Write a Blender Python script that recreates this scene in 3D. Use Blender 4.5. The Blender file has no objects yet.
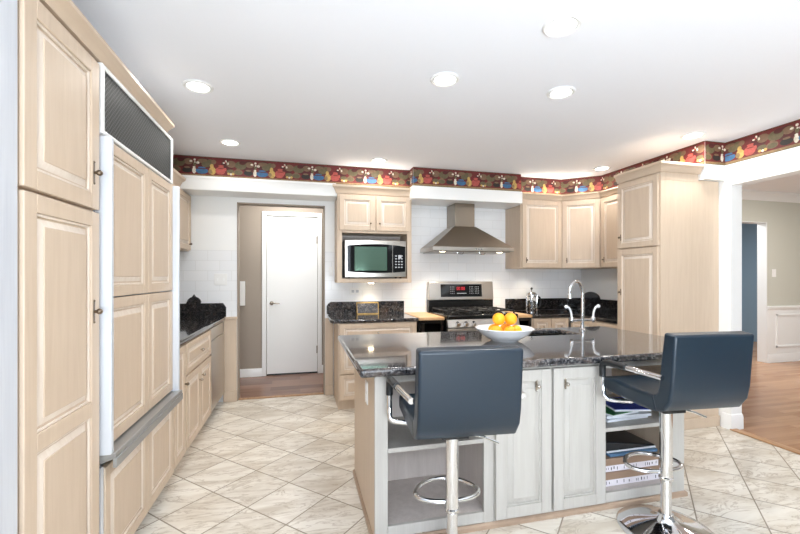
import bpy, bmesh, math, random
from mathutils import Vector, Matrix
random.seed(7)
SC = bpy.context.scene
COL = SC.collection
PI = math.pi

# ---------------------------------------------------------------- camera, world, exposure
TH = math.atan(100 / 400)
cam = bpy.data.objects.new('camera', bpy.data.cameras.new('camera'))
COL.objects.link(cam)
cam.location = (0, 0, 1.30)
cam.rotation_euler = (PI / 2, 0, -TH)
cam.data.sensor_width = 36
cam.data.lens = 18.0
cam.data.shift_y = 10 / 800
cam.data.clip_start = 0.02
SC.camera = cam

EXPOSURE = 0.24
WORLD = 0.34
CAN_W = 6.5
vs = SC.view_settings
vs.view_transform = 'Standard'
vs.look = 'None'
vs.exposure = EXPOSURE
vs.gamma = 1.0
vs.use_curve_mapping = False

w = bpy.data.worlds.new('daylight')
SC.world = w
w.use_nodes = True
nt = w.node_tree
nt.nodes.clear()
wo = nt.nodes.new('ShaderNodeOutputWorld')
bg = nt.nodes.new('ShaderNodeBackground')
rp = nt.nodes.new('ShaderNodeValToRGB')
sp = nt.nodes.new('ShaderNodeSeparateXYZ')
mr = nt.nodes.new('ShaderNodeMapRange')
tc = nt.nodes.new('ShaderNodeTexCoord')
mr.inputs[1].default_value = -1
mr.inputs[2].default_value = 1
nt.links.new(tc.outputs['Generated'], sp.inputs[0])
nt.links.new(sp.outputs[2], mr.inputs[0])
nt.links.new(mr.outputs[0], rp.inputs[0])
e = rp.color_ramp.elements
e[0].position = 0.0
e[0].color = (0.60, 0.64, 0.62, 1)
e[1].position = 1.0
e[1].color = (0.80, 0.90, 1.0, 1)
x = e.new(0.47)
x.color = (0.50, 0.60, 0.50, 1)
x = e.new(0.53)
x.color = (0.90, 0.96, 1.0, 1)
nt.links.new(rp.outputs[0], bg.inputs[0])
bg.inputs[1].default_value = WORLD
nt.links.new(bg.outputs[0], wo.inputs[0])


def area(name, loc, rot, sx, sy, power, col):
    l = bpy.data.lights.new(name, 'AREA')
    l.shape = 'RECTANGLE'
    l.size, l.size_y, l.energy, l.color = sx, sy, power, col
    o = bpy.data.objects.new(name, l)
    o.location, o.rotation_euler = loc, rot
    COL.objects.link(o)
    return o


# added fill lamps: ceiling bounce behind the camera, soft side fill in the dining room
area('ceiling_bounce_fill', (.3, -2.3, .9), (PI / 2 + 1.1, 0, -.55), 2.0, 1.8, 260, (0.84, 0.92, 1.0))
area('dining_side_fill', (7.3, 1.2, 1.5), (PI / 2, 0, PI / 2 + 0.5), 2.4, 1.8, 6, (0.95, 0.97, 1.0))
area('blue_room_fill', (6.4, 5.6, 2.55), (0, 0, 0), .6, .6, 50, (0.95, 0.98, 1.0))  # unseen fill added so the blue room doesn't go black
area('hall_fill', (-.1, 5.05, 2.44), (0, 0, 0), .5, .2, 14, (1.0, 0.97, 0.93))  # unseen fill added to brighten the hall and its door
area('dining_top_fill', (6.3, 3.0, 2.555), (0, 0, 0), .6, .6, 36, (1.0, 0.97, 0.93))  # unseen fill added to brighten the dining room from above


# ---------------------------------------------------------------- materials
def S(r, g, b):
    def f(v):
        v /= 255
        return v / 12.92 if v <= 0.04045 else ((v + 0.055) / 1.055) ** 2.4
    return (f(r), f(g), f(b), 1)


def mat(name, col, rough=0.5, metal=0.0, spec=0.5, coat=0.0, emit=None, es=0.0, trans=0.0, ior=1.45):
    m = bpy.data.materials.new(name)
    m.use_nodes = True
    p = m.node_tree.nodes['Principled BSDF']
    p.inputs['Base Color'].default_value = col
    p.inputs['Roughness'].default_value = rough
    p.inputs['Metallic'].default_value = metal
    p.inputs['Specular IOR Level'].default_value = spec
    p.inputs['Coat Weight'].default_value = coat
    p.inputs['IOR'].default_value = ior
    p.inputs['Transmission Weight'].default_value = trans
    if emit:
        p.inputs['Emission Color'].default_value = emit
        p.inputs['Emission Strength'].default_value = es
    return m


class N:
    """small node helper"""
    def __init__(self, m):
        self.t = m.node_tree
        self.p = self.t.nodes['Principled BSDF']

    def n(self, typ, **kw):
        o = self.t.nodes.new(typ)
        for k, v in kw.items():
            setattr(o, k, v)
        return o

    def l(self, a, b):
        self.t.links.new(a, b)

    def m(self, op, a, b=None):
        o = self.n('ShaderNodeMath', operation=op)
        for i, v in enumerate((a, b)):
            if v is None:
                continue
            if isinstance(v, (int, float)):
                o.inputs[i].default_value = v
            else:
                self.l(v, o.inputs[i])
        return o.outputs[0]

    def ramp(self, fac, stops):
        o = self.n('ShaderNodeValToRGB')
        el = o.color_ramp.elements
        el[0].position, el[0].color = stops[0]
        el[1].position, el[1].color = stops[-1]
        for p_, c_ in stops[1:-1]:
            q = el.new(p_)
            q.color = c_
        self.l(fac, o.inputs[0])
        return o.outputs[0]

    def mix(self, fac, a, b, blend='MIX'):
        o = self.n('ShaderNodeMix', data_type='RGBA', blend_type=blend)
        if isinstance(fac, (int, float)):
            o.inputs[0].default_value = fac
        else:
            self.l(fac, o.inputs[0])
        for i, v in ((6, a), (7, b)):
            if isinstance(v, tuple):
                o.inputs[i].default_value = v
            else:
                self.l(v, o.inputs[i])
        return o.outputs[2]

    def coords(self, scale=(1, 1, 1), kind='Object', rot=(0, 0, 0)):
        a = self.n('ShaderNodeTexCoord')
        b = self.n('ShaderNodeMapping')
        b.inputs['Scale'].default_value = scale
        b.inputs['Rotation'].default_value = rot
        self.l(a.outputs[kind], b.inputs[0])
        return b.outputs[0]

    def noise(self, vec, scale, detail=4, rough=0.5, dist=0.0):
        o = self.n('ShaderNodeTexNoise')
        o.inputs['Scale'].default_value = scale
        o.inputs['Detail'].default_value = detail
        o.inputs['Roughness'].default_value = rough
        o.inputs['Distortion'].default_value = dist
        self.l(vec, o.inputs['Vector'])
        return o.outputs[0]

    def bump(self, h, strength=0.2, dist=0.01):
        o = self.n('ShaderNodeBump')
        o.inputs['Strength'].default_value = strength
        o.inputs['Distance'].default_value = dist
        self.l(h, o.inputs['Height'])
        self.l(o.outputs[0], self.p.inputs['Normal'])


def wood(name, c1, c2, scale=(16, 16, 1.1), rough=0.42):
    m = mat(name, c1, rough, spec=0.4)
    k = N(m)
    f = k.noise(k.coords(scale), 2.2, 5, 0.6, 0.6)
    f2 = k.noise(k.coords((scale[0] * 7, scale[1] * 7, scale[2] * 3)), 2.0, 2)
    f3 = k.m('ADD', k.m('MULTIPLY', f, 0.75), k.m('MULTIPLY', f2, 0.25))
    k.l(k.ramp(f3, [(0.32, c2), (0.62, c1)]), k.p.inputs['Base Color'])
    return m


M = {}
M['maple'] = wood('pickled_maple', S(211, 191, 169), S(203, 182, 159))
M['glaze'] = wood('white_pickling_glaze', S(232, 220, 206), S(222, 206, 190))
M['maple_h'] = wood('pickled_maple_crosswise', S(211, 191, 169), S(203, 182, 159), (1.2, 1.2, 16))
M['island'] = wood('whitewashed_maple', S(190, 186, 179), S(181, 176, 169))
M['inner'] = wood('cabinet_interior', S(205, 196, 190), S(190, 180, 174), (10, 10, 1))
M['white'] = mat('white_paint', S(240, 240, 238), 0.5)
M['trimwhite'] = mat('white_trim_paint', S(244, 244, 242), 0.35)
M['ceil'] = mat('ceiling_paint', S(248, 250, 255), 0.85)
M['hallwall'] = mat('taupe_wall_paint', S(163, 151, 138), 0.7)
M['dinwall'] = mat('beige_wall_paint', S(205, 204, 192), 0.7)
M['bluewall'] = mat('blue_grey_wall_paint', S(140, 160, 176), 0.7)
M['greypanel'] = wood('grey_washed_panel', S(208, 211, 216), S(196, 199, 206), (10, 10, 0.8))
M['steel'] = mat('brushed_steel', S(200, 194, 186), 0.3, 1.0)
M['steel_dark'] = mat('brushed_steel_taupe', S(150, 139, 126), 0.32, 1.0)
M['alu'] = mat('silver_trim', S(222, 228, 236), 0.35, 0.35)
M['chrome'] = mat('chrome', S(225, 225, 226), 0.07, 1.0)
M['black'] = mat('black_enamel', S(20, 20, 21), 0.18)
M['blackmatte'] = mat('black_cast_iron', S(26, 26, 27), 0.5)
M['blackglass'] = mat('black_glass', S(9, 10, 12), 0.05, spec=0.6)
M['windowglass'] = mat('reflective_oven_glass', S(128, 160, 142), 0.08, 0.85)
M['railgrey'] = mat('grey_rail', S(158, 158, 156), 0.35, 0.4)
M['bronze'] = mat('dark_bronze', S(120, 106, 90), 0.35, 0.9)
M['nickel'] = mat('nickel', S(190, 182, 170), 0.25, 1.0)
M['porcelain'] = mat('white_porcelain', S(244, 246, 248), 0.12, coat=0.4)
M['plate'] = mat('white_plastic', S(240, 239, 236), 0.3)
M['cork'] = mat('dark_slot', S(50, 46, 42), 0.5)
M['red'] = mat('red_display', S(200, 40, 50), 0.4, emit=S(230, 40, 60), es=.45)
M['grey_display'] = mat('pale_print', S(190, 192, 196), 0.4)
M['lens'] = mat('lamp_lens', S(255, 250, 240), 0.4, emit=(1, 0.96, 0.9, 1), es=9.0)
M['hoodlens'] = mat('hood_lamp_lens', S(255, 246, 220), 0.4, emit=(1, 0.86, 0.6, 1), es=12.0)
M['glass'] = mat('clear_glass', (1, 1, 1, 1), 0.02, trans=1.0)
M['coffee'] = mat('coffee', S(40, 26, 18), 0.2)
M['brownbox'] = mat('brown_cardboard', S(150, 124, 104), 0.7)
M['whitebox'] = mat('white_printed_box', S(226, 220, 226), 0.5)
M['print'] = mat('black_print', S(40, 38, 44), 0.6)
M['paper'] = mat('white_paper', S(232, 236, 242), 0.6)
M['greenp'] = mat('green_print', S(46, 128, 66), 0.5)
M['bluep'] = mat('blue_print', S(40, 66, 170), 0.5)
M['binder'] = mat('black_vinyl', S(22, 26, 32), 0.35)
M['bluebook'] = mat('blue_cover', S(84, 118, 150), 0.4)


def leather():
    m = mat('black_leather', S(19, 36, 49), 0.34, spec=0.6)
    k = N(m)
    v = k.coords((1, 1, 1))
    vo = k.n('ShaderNodeTexVoronoi')
    vo.inputs['Scale'].default_value = 260
    k.l(v, vo.inputs['Vector'])
    k.bump(vo.outputs[0], 0.08, 0.002)
    return m


M['leather'] = leather()
M['padblack'] = mat('black_pad', S(24, 27, 30), 0.4)


def orange():
    m = mat('orange_peel', S(250, 158, 20), 0.42)
    k = N(m)
    f = k.noise(k.coords(), 160, 2)
    k.bump(f, 0.25, 0.002)
    g = k.noise(k.coords(), 9, 2)
    k.l(k.ramp(g, [(0.3, S(246, 150, 14)), (0.7, S(255, 180, 40))]), k.p.inputs['Base Color'])
    return m


M['orange'] = orange()


def granite(name='dark_granite', k_=1.0):
    m = mat(name, S(40, 40, 44), 0.09, spec=0.6, coat=0.5)
    k = N(m)
    v = k.coords()
    a = k.noise(v, 70, 4, 0.65, 0.4)
    b = k.noise(v, 14, 5, 0.6, 1.2)
    c = k.n('ShaderNodeTexVoronoi')
    c.inputs['Scale'].default_value = 120
    k.l(v, c.inputs['Vector'])
    base = k.ramp(a, [(0.36, S(22, 23, 27)), (0.50, S(62, 64, 70)), (0.60, S(126, 124, 124)), (0.72, S(196, 192, 188))])
    blot = k.ramp(b, [(0.45, S(18, 18, 20)), (0.7, S(132, 114, 102))])
    col = k.mix(0.45, base, blot)
    k.l(k.mix(1.0, col, (k_, k_, k_, 1), 'MULTIPLY'), k.p.inputs['Base Color'])
    k.p.inputs['Coat Roughness'].default_value = 0.03
    return m


M['granite'] = granite()
M['granite_black'] = granite('black_granite', 0.30)
M['granite_grey'] = granite('grey_granite', 0.75)


def floor_tile():
    m = mat('cream_marble_tile', S(230, 222, 208), 0.22, spec=0.5)
    k = N(m)
    g = k.n('ShaderNodeTexCoord')
    s_ = k.n('ShaderNodeSeparateXYZ')
    k.l(g.outputs['Object'], s_.inputs[0])
    X, Y = s_.outputs[0], s_.outputs[1]
    p = k.m('DIVIDE', k.m('SUBTRACT', k.m('ADD', X, Y), 2.11), 0.446)
    q = k.m('DIVIDE', k.m('SUBTRACT', k.m('SUBTRACT', X, Y), 0.369), 0.437)
    pf = k.m('ABSOLUTE', k.m('SUBTRACT', k.m('FRACT', p), 0.5))
    qf = k.m('ABSOLUTE', k.m('SUBTRACT', k.m('FRACT', q), 0.5))
    edge = k.m('MAXIMUM', pf, qf)
    grout = k.m('GREATER_THAN', edge, 0.4885)
    cb = k.n('ShaderNodeCombineXYZ')
    k.l(k.m('FLOOR', p), cb.inputs[0])
    k.l(k.m('FLOOR', q), cb.inputs[1])
    wn = k.n('ShaderNodeTexWhiteNoise', noise_dimensions='3D')
    k.l(cb.outputs[0], wn.inputs['Vector'])
    # every tile shows its own piece of the marble
    off = k.n('ShaderNodeVectorMath', operation='MULTIPLY_ADD')
    k.l(wn.outputs['Color'], off.inputs[0])
    off.inputs[1].default_value = (9, 9, 9)
    k.l(g.outputs['Object'], off.inputs[2])
    mp = k.n('ShaderNodeMapping')
    mp.inputs['Scale'].default_value = (1.3, 4.2, 1)
    mp.inputs['Rotation'].default_value = (0, 0, 0.35)
    k.l(off.outputs[0], mp.inputs[0])
    cloud = k.noise(mp.outputs[0], 1.6, 5, 0.6, 0.5)
    vein = k.noise(mp.outputs[0], 2.4, 6, 0.62, 1.2)
    vline = k.m('ABSOLUTE', k.m('SUBTRACT', vein, 0.5))
    c0 = k.ramp(cloud, [(0.34, S(210, 199, 182)), (0.60, S(240, 234, 222))])
    vm = k.ramp(vline, [(0.0, (0.62, 0.62, 0.62, 1)), (0.028, (0, 0, 0, 1))])
    c1 = k.mix(vm, c0, S(176, 160, 140))
    hsv = k.n('ShaderNodeHueSaturation')
    k.l(c1, hsv.inputs['Color'])
    k.l(k.m('ADD', k.m('MULTIPLY', wn.outputs['Value'], 0.08), 0.95), hsv.inputs['Value'])
    k.l(k.mix(grout, hsv.outputs[0], S(146, 134, 118)), k.p.inputs['Base Color'])
    k.l(k.m('ADD', k.m('MULTIPLY', grout, 0.5), 0.22), k.p.inputs['Roughness'])
    k.bump(k.m('SUBTRACT', 1.0, grout), 0.3, 0.003)
    return m


M['floor'] = floor_tile()


def planks(name, c1, c2, width=0.083, rough=0.25):
    m = mat(name, c1, rough, spec=0.5)
    k = N(m)
    v = k.coords((1, 1, 1))
    br = k.n('ShaderNodeTexBrick')
    br.offset = 0.37
    br.inputs['Scale'].default_value = 1.0
    br.inputs['Brick Width'].default_value = 0.9
    br.inputs['Row Height'].default_value = width
    br.inputs['Mortar Size'].default_value = 0.0012
    br.inputs['Color1'].default_value = (0, 0, 0, 1)
    br.inputs['Color2'].default_value = (1, 1, 1, 1)
    br.inputs['Mortar'].default_value = (0, 0, 0, 1)
    k.l(v, br.inputs['Vector'])
    gr = k.noise(k.coords((1.2, 22, 1)), 2.2, 5, 0.6, 0.5)
    f = k.m('ADD', k.m('MULTIPLY', gr, 0.6), k.m('MULTIPLY', br.outputs['Color'], 0.4))
    k.l(k.ramp(f, [(0.25, c2), (0.7, c1)]), k.p.inputs['Base Color'])
    return m


M['hallfloor'] = planks('dark_wood_planks', S(160, 124, 104), S(112, 80, 64), 0.15)
M['dinfloor'] = planks('oak_strip_floor', S(190, 148, 112), S(158, 114, 82), 0.06)
M['oaksill'] = wood('oak_threshold', S(190, 150, 112), S(160, 118, 84), (12, 1, 12))
M['taupewood'] = wood('taupe_wood', S(182, 158, 136), S(160, 136, 116), (2, 2, 12))
M['butcher'] = wood('butcher_block', S(224, 186, 142), S(198, 152, 106), (1.2, 16, 16), 0.35)


def tile_wall():
    """white paint above, white glossy subway tile below 1.58 m and behind the hood"""
    m = mat('white_tiled_wall', S(238, 239, 240), 0.25)
    k = N(m)
    g = k.n('ShaderNodeTexCoord')
    s_ = k.n('ShaderNodeSeparateXYZ')
    k.l(g.outputs['Object'], s_.inputs[0])
    cb = k.n('ShaderNodeCombineXYZ')
    k.l(k.m('ADD', s_.outputs[0], s_.outputs[1]), cb.inputs[0])
    k.l(s_.outputs[2], cb.inputs[1])
    br = k.n('ShaderNodeTexBrick')
    br.inputs['Scale'].default_value = 1.0
    br.inputs['Brick Width'].default_value = 0.23
    br.inputs['Row Height'].default_value = 0.105
    br.inputs['Mortar Size'].default_value = 0.003
    br.inputs['Mortar Smooth'].default_value = 0.3
    br.inputs['Color1'].default_value = S(243, 243, 243)
    br.inputs['Color2'].default_value = S(239, 240, 241)
    br.inputs['Mortar'].default_value = S(231, 231, 230)
    k.l(cb.outputs[0], br.inputs['Vector'])
    low = k.m('MAXIMUM', k.m('LESS_THAN', s_.outputs[2], 1.58), k.m('GREATER_THAN', s_.outputs[0], 1.16))
    k.l(k.mix(low, S(241, 241, 239), br.outputs['Color']), k.p.inputs['Base Color'])
    k.l(k.m('SUBTRACT', 0.5, k.m('MULTIPLY', low, 0.34)), k.p.inputs['Roughness'])
    k.bump(k.m('MULTIPLY', k.m('SUBTRACT', 1.0, br.outputs['Fac']), low), 0.08, 0.002)
    return m


M['tilewall'] = tile_wall()


def grille_mat():
    m = mat('perforated_dark_grille', S(60, 62, 62), 0.6, 0.3)
    k = N(m)
    g = k.n('ShaderNodeTexCoord')
    s_ = k.n('ShaderNodeSeparateXYZ')
    k.l(g.outputs['Object'], s_.inputs[0])
    a = k.m('DIVIDE', k.m('ADD', s_.outputs[1], s_.outputs[2]), 0.022)
    b = k.m('DIVIDE', k.m('SUBTRACT', s_.outputs[1], s_.outputs[2]), 0.022)
    fa = k.m('ABSOLUTE', k.m('SUBTRACT', k.m('FRACT', a), 0.5))
    fb = k.m('ABSOLUTE', k.m('SUBTRACT', k.m('FRACT', b), 0.5))
    wire = k.m('GREATER_THAN', k.m('MAXIMUM', fa, fb), 0.36)
    k.l(k.mix(wire, S(16, 17, 18), S(84, 87, 86)), k.p.inputs['Base Color'])
    k.l(k.m('MULTIPLY', wire, 0.3), k.p.inputs['Metallic'])
    return m


M['grille'] = grille_mat()
for nm, c in (('wp_red', (112, 34, 36)), ('wp_tan', (150, 120, 84)), ('wp_white', (236, 226, 208)), ('wp_blue', (62, 106, 150)),
              ('wp_yellow', (206, 168, 96)), ('wp_olive', (104, 92, 66)), ('wp_rose', (188, 84, 76)), ('wp_black', (42, 34, 32)),
              ('wp_brown', (126, 96, 74)), ('wp_dark', (84, 28, 30))):
    M[nm] = mat(nm, S(*c), 0.6)
    k = N(M[nm])
    k.l(k.mix(k.ramp(k.noise(k.coords(), 38, 4, .65), [(.38, (0, 0, 0, 1)), (.64, (.62, .62, .62, 1))]), S(*c), S(c[0] * .62 + 18, c[1] * .6 + 22, c[2] * .58 + 12)), k.p.inputs['Base Color'])


# ---------------------------------------------------------------- mesh helpers
class B:
    def __init__(self, T=None):
        self.v, self.f, self.mi = [], [], []
        self.T = T
        self.cur = 0

    def add(self, vs_, fs_):
        n = len(self.v)
        for p in vs_:
            p = Vector(p)
            self.v.append(self.T @ p if self.T is not None else p)
        for f in fs_:
            self.f.append([n + i for i in f])
            self.mi.append(self.cur)
        return self

    def box(self, x0, x1, y0, y1, z0, z1):
        return self.add([(x0, y0, z0), (x1, y0, z0), (x1, y1, z0), (x0, y1, z0), (x0, y0, z1), (x1, y0, z1), (x1, y1, z1), (x0, y1, z1)],
                        [(0, 3, 2, 1), (4, 5, 6, 7), (0, 1, 5, 4), (1, 2, 6, 5), (2, 3, 7, 6), (3, 0, 4, 7)])

    def frustum(self, lo, hi):
        """lo, hi: two quads of 4 points"""
        return self.add(list(lo) + list(hi), [(0, 3, 2, 1), (4, 5, 6, 7), (0, 1, 5, 4), (1, 2, 6, 5), (2, 3, 7, 6), (3, 0, 4, 7)])

    def prism(self, poly, z0, z1):
        n = len(poly)
        return self.add([(p[0], p[1], z0) for p in poly] + [(p[0], p[1], z1) for p in poly],
                        [list(range(n))[::-1], [n + i for i in range(n)]] + [(i, (i + 1) % n, n + (i + 1) % n, n + i) for i in range(n)])

    def cyl(self, p0, p1, r0, r1=None, n=20):
        r1 = r0 if r1 is None else r1
        p0, p1 = Vector(p0), Vector(p1)
        d = (p1 - p0).normalized()
        a = d.orthogonal().normalized()
        b = d.cross(a)
        ring = lambda p, r: [p + (a * math.cos(2 * PI * i / n) + b * math.sin(2 * PI * i / n)) * r for i in range(n)]
        return self.add(ring(p0, r0) + ring(p1, r1),
                        [list(range(n))[::-1], [n + i for i in range(n)]] + [(i, (i + 1) % n, n + (i + 1) % n, n + i) for i in range(n)])

    def tube(self, pts, r, n=12, closed=False, smooth=0):
        P = [Vector(p) for p in pts]
        for _ in range(smooth):
            Q = []
            m = len(P)
            if not closed:
                Q.append(P[0])
            for i in range(m if closed else m - 1):
                a, b = P[i], P[(i + 1) % m]
                Q += [a * 0.75 + b * 0.25, a * 0.25 + b * 0.75]
            if not closed:
                Q.append(P[-1])
            P = Q
        m = len(P)
        vs_, fs_ = [], []
        prev = None
        for i, p in enumerate(P):
            if closed:
                d = (P[(i + 1) % m] - P[i - 1]).normalized()
            else:
                d = (P[min(i + 1, m - 1)] - P[max(i - 1, 0)]).normalized()
            a = d.orthogonal().normalized() if prev is None else (prev - d * prev.dot(d)).normalized()
            prev = a
            b = d.cross(a)
            vs_ += [p + (a * math.cos(2 * PI * j / n) + b * math.sin(2 * PI * j / n)) * r for j in range(n)]
        for i in range(m if closed else m - 1):
            k = (i + 1) % m
            fs_ += [(i * n + j, i * n + (j + 1) % n, k * n + (j + 1) % n, k * n + j) for j in range(n)]
        if not closed:
            fs_ += [list(range(n))[::-1], [(m - 1) * n + j for j in range(n)]]
        return self.add(vs_, fs_)

    def lathe(self, prof, c=(0, 0, 0), n=40, sx=1.0, sy=1.0):
        """prof: (r, z) from bottom axis to top; open ends on the axis are capped"""
        c = Vector(c)
        vs_, fs_ = [], []
        for r, z in prof:
            vs_ += [c + Vector((r * sx * math.cos(2 * PI * j / n), r * sy * math.sin(2 * PI * j / n), z)) for j in range(n)]
        for i in range(len(prof) - 1):
            fs_ += [(i * n + j, i * n + (j + 1) % n, (i + 1) * n + (j + 1) % n, (i + 1) * n + j) for j in range(n)]
        fs_ += [list(range(n))[::-1], [(len(prof) - 1) * n + j for j in range(n)]]
        return self.add(vs_, fs_)

    def ball(self, c, r, n=20, m=12, sz=1.0):
        prof = [(max(r * math.sin(PI * i / m), 1e-4), -r * sz * math.cos(PI * i / m)) for i in range(m + 1)]
        return self.lathe(prof, c, n)

    def sweep(self, path, prof, closed=False):
        """prof: closed polygon of (out, z); out is to the right of travel along the 2-D path"""
        P = [Vector((p[0], p[1])) for p in path]
        m, n = len(P), len(prof)
        vs_, fs_ = [], []
        for i in range(m):
            ds = []
            if i > 0 or closed:
                ds.append((P[i] - P[i - 1]).normalized())
            if i < m - 1 or closed:
                ds.append((P[(i + 1) % m] - P[i]).normalized())
            ns = [Vector((d.y, -d.x)) for d in ds]
            if len(ns) == 2:
                a = (ns[0] + ns[1]).normalized()
                a = a / max(a.dot(ns[0]), 0.2)
            else:
                a = ns[0]
            vs_ += [(P[i].x + a.x * o, P[i].y + a.y * o, z) for o, z in prof]
        for i in range(m if closed else m - 1):
            k = (i + 1) % m
            fs_ += [(i * n + j, i * n + (j + 1) % n, k * n + (j + 1) % n, k * n + j) for j in range(n)]
        if not closed:
            fs_ += [list(range(n)), [(m - 1) * n + j for j in range(n)][::-1]]
        return self.add(vs_, fs_)

    def build(self, name, material, parent=None, bevel=0.0, seg=2, angle=35, keep=False):
        off = Vector(parent.get('_base', (0, 0, 0))) if parent is not None else Vector((0, 0, 0))
        me = bpy.data.meshes.new(name)
        me.from_pydata([tuple(p - off) for p in self.v], [], self.f)
        mats = material if isinstance(material, (list, tuple)) else [material]
        for q in mats:
            me.materials.append(M[q])
        me.polygons.foreach_set('material_index', self.mi)
        bm = bmesh.new()
        bm.from_mesh(me)
        if not keep:
            bmesh.ops.recalc_face_normals(bm, faces=bm.faces)
        bm.to_mesh(me)
        bm.free()
        me.polygons.foreach_set('use_smooth', [True] * len(me.polygons))
        me.set_sharp_from_angle(angle=math.radians(angle))
        o = bpy.data.objects.new(name, me)
        COL.objects.link(o)
        if bevel:
            b = o.modifiers.new('edges', 'BEVEL')
            b.width, b.segments, b.limit_method, b.angle_limit = bevel, seg, 'ANGLE', math.radians(40)
            b.harden_normals = False
        if parent is not None:
            o.parent = parent
            o['_base'] = tuple(off)
        return o


def tag(o, label, cat, group=None, kind=None):
    o['label'], o['category'] = label, cat
    if group:
        o['group'] = group
    if kind:
        o['kind'] = kind
    return o


def thing(name, label, cat, base, group=None):
    o = bpy.data.objects.new(name, None)
    o.empty_display_size = 0.1
    COL.objects.link(o)
    o.location = base
    o['_base'] = tuple(base)
    return tag(o, label, cat, group)


def single(b, name, material, label, cat, base, group=None, **kw):
    """a thing that is one mesh, its origin at its base"""
    base = Vector(base)
    b.v = [p - base for p in b.v]
    o = b.build(name, material, None, **kw)
    o.location = base
    return tag(o, label, cat, group)


def struct(b, name, material, **kw):
    o = b.build(name, material, None, **kw)
    o['kind'] = 'structure'
    return o


def face(origin, xdir, n):
    x, y, z = Vector(xdir), Vector(n), Vector((0, 0, 1))
    m = Matrix((x, y, z)).transposed().to_4x4()
    m.translation = Vector(origin)
    return m


LEFT = lambda y0, z0, X: face((X, y0, z0), (0, 1, 0), (1, 0, 0))
BACK = lambda x0, z0, Y: face((x0, Y, z0), (1, 0, 0), (0, -1, 0))
RIGHT = lambda y0, z0, X: face((X, y0, z0), (0, 1, 0), (-1, 0, 0))


def knob(parent, T, x, z, y=0.021, mt='bronze', r=0.012, plate=True, ph=.026):
    b = B(T)
    if plate and y < .03:
        b.frustum([(x - .006, y - .001, z - ph), (x + .006, y - .001, z - ph), (x + .006, y - .001, z + ph), (x - .006, y - .001, z + ph)],
                  [(x - .004, y + .002, z - ph + .004), (x + .004, y + .002, z - ph + .004), (x + .004, y + .002, z + ph - .004), (x - .004, y + .002, z + ph - .004)])
        for dz in (-ph, ph):
            b.ball((x, y, z + dz), .005, 10, 6)
    b.cyl((x, y, z), (x, y + .012, z), .005, .006, 10)
    b.ball((x, y + .018, z), r, 14, 8)
    return b.build('knob', mt, parent)


def door(parent, T, w_, h_, mt='maple', name='door', panels=None, st=0.046, kn=None, kmat='bronze', plate=True, kr=0.011, ph=.026):
    """raised panel door or drawer front in the plane of T: x across, y out, z up"""
    b = B(T)
    b.box(0, w_, 0.001, .010, 0, h_)
    panels = panels or [(st, h_ - st)]
    b.box(0, st, .009, .024, 0, h_)
    b.box(w_ - st, w_, .009, .024, 0, h_)
    zs = [0] + [q for p in panels for q in p] + [h_]
    for i in range(0, len(zs), 2):
        b.box(st, w_ - st, .009, .024, zs[i], zs[i + 1])
    for z0, z1 in panels:
        # moulded inner lip of the frame, then the raised field
        m = .009
        b.cur = 1
        for q in ((st, st + m, z0, z1), (w_ - st - m, w_ - st, z0, z1), (st + m, w_ - st - m, z0, z0 + m), (st + m, w_ - st - m, z1 - m, z1)):
            b.box(q[0], q[1], .009, .018, q[2], q[3])
        g, s_ = .013, min(.024, (z1 - z0) * .17)
        a0, a1, c0, c1 = st + g, w_ - st - g, z0 + g, z1 - g
        b.frustum([(a0, .009, c0), (a1, .009, c0), (a1, .009, c1), (a0, .009, c1)],
                  [(a0 + s_, .0195, c0 + s_), (a1 - s_, .0195, c0 + s_), (a1 - s_, .0195, c1 - s_), (a0 + s_, .0195, c1 - s_)])
        b.cur = 0
        b.box(a0 + s_, a1 - s_, .017, .0225, c0 + s_, c1 - s_)
    o = b.build(name, [mt, 'island' if mt == 'island' else 'glaze'], parent, bevel=.0025, seg=2)
    if kn:
        knob(o, T, kn[0], kn[1], .024, kmat, kr, plate, ph)
    return o


CROWN = [(0, 0), (.012, 0), (.016, .012), (.034, .05), (.046, .058), (.05, .075), (0, .075)]
crown = lambda z, k=1.0, h=1.0: [(o * k, z + q * h) for o, q in CROWN]

# ---------------------------------------------------------------- setting
H = 2.46
YB = 4.49
DX0, DX1, DZ = -.642, .268, 2.085      # doorway to the hall
XR = 3.56                              # right wall, kitchen face
XL = -1.40
struct(B().box(XL, XR + .02, -3.0, YB + .04, -.05, 0), 'floor', 'floor')
struct(B().box(-2.4, 2.0, YB + .04, 5.6, -.05, -.001), 'floor_hall', 'hallfloor')
struct(B().box(XR + .02, 9.2, -1.0, 7.0, -.05, -.001), 'floor_dining', 'dinfloor')
struct(B().box(XR - .02, XR + .05, -2.0, 2.62, 0, .012), 'trim_1', 'oaksill', bevel=.006)
struct(B().box(DX0 + .01, DX1 - .01, YB + .02, YB + .07, 0, .008), 'trim_2', 'oaksill', bevel=.003)
struct(B().box(XL, XR + .12, -3.0, YB + .12, H, H + .06), 'ceiling', 'ceil')
struct(B().box(-2.4, 2.0, YB + .12, 5.6, H, H + .06), 'ceiling_hall', 'ceil')
struct(B().box(XR + .12, 9.2, -1.0, 4.65, 2.57, 2.63), 'ceiling_dining', 'ceil')
b = B()
b.box(XL, DX0, YB, YB + .12, 0, H).box(DX1, XR + .12, YB, YB + .12, 0, H).box(DX0, DX1, YB, YB + .12, DZ, H)
struct(b, 'wall_back', 'tilewall')
# thin taupe lining of the doorway
b = B()
b.box(DX0, DX0 + .012, YB - .004, YB + .125, 0, DZ).box(DX1 - .012, DX1, YB - .004, YB + .125, 0, DZ).box(DX0, DX1, YB - .004, YB + .125, DZ - .012, DZ)
struct(b, 'trim_3', 'hallwall')
struct(B().box(XL - .12, XL, 1.33, YB + .12, 0, H), 'wall_left', 'white')
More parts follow.
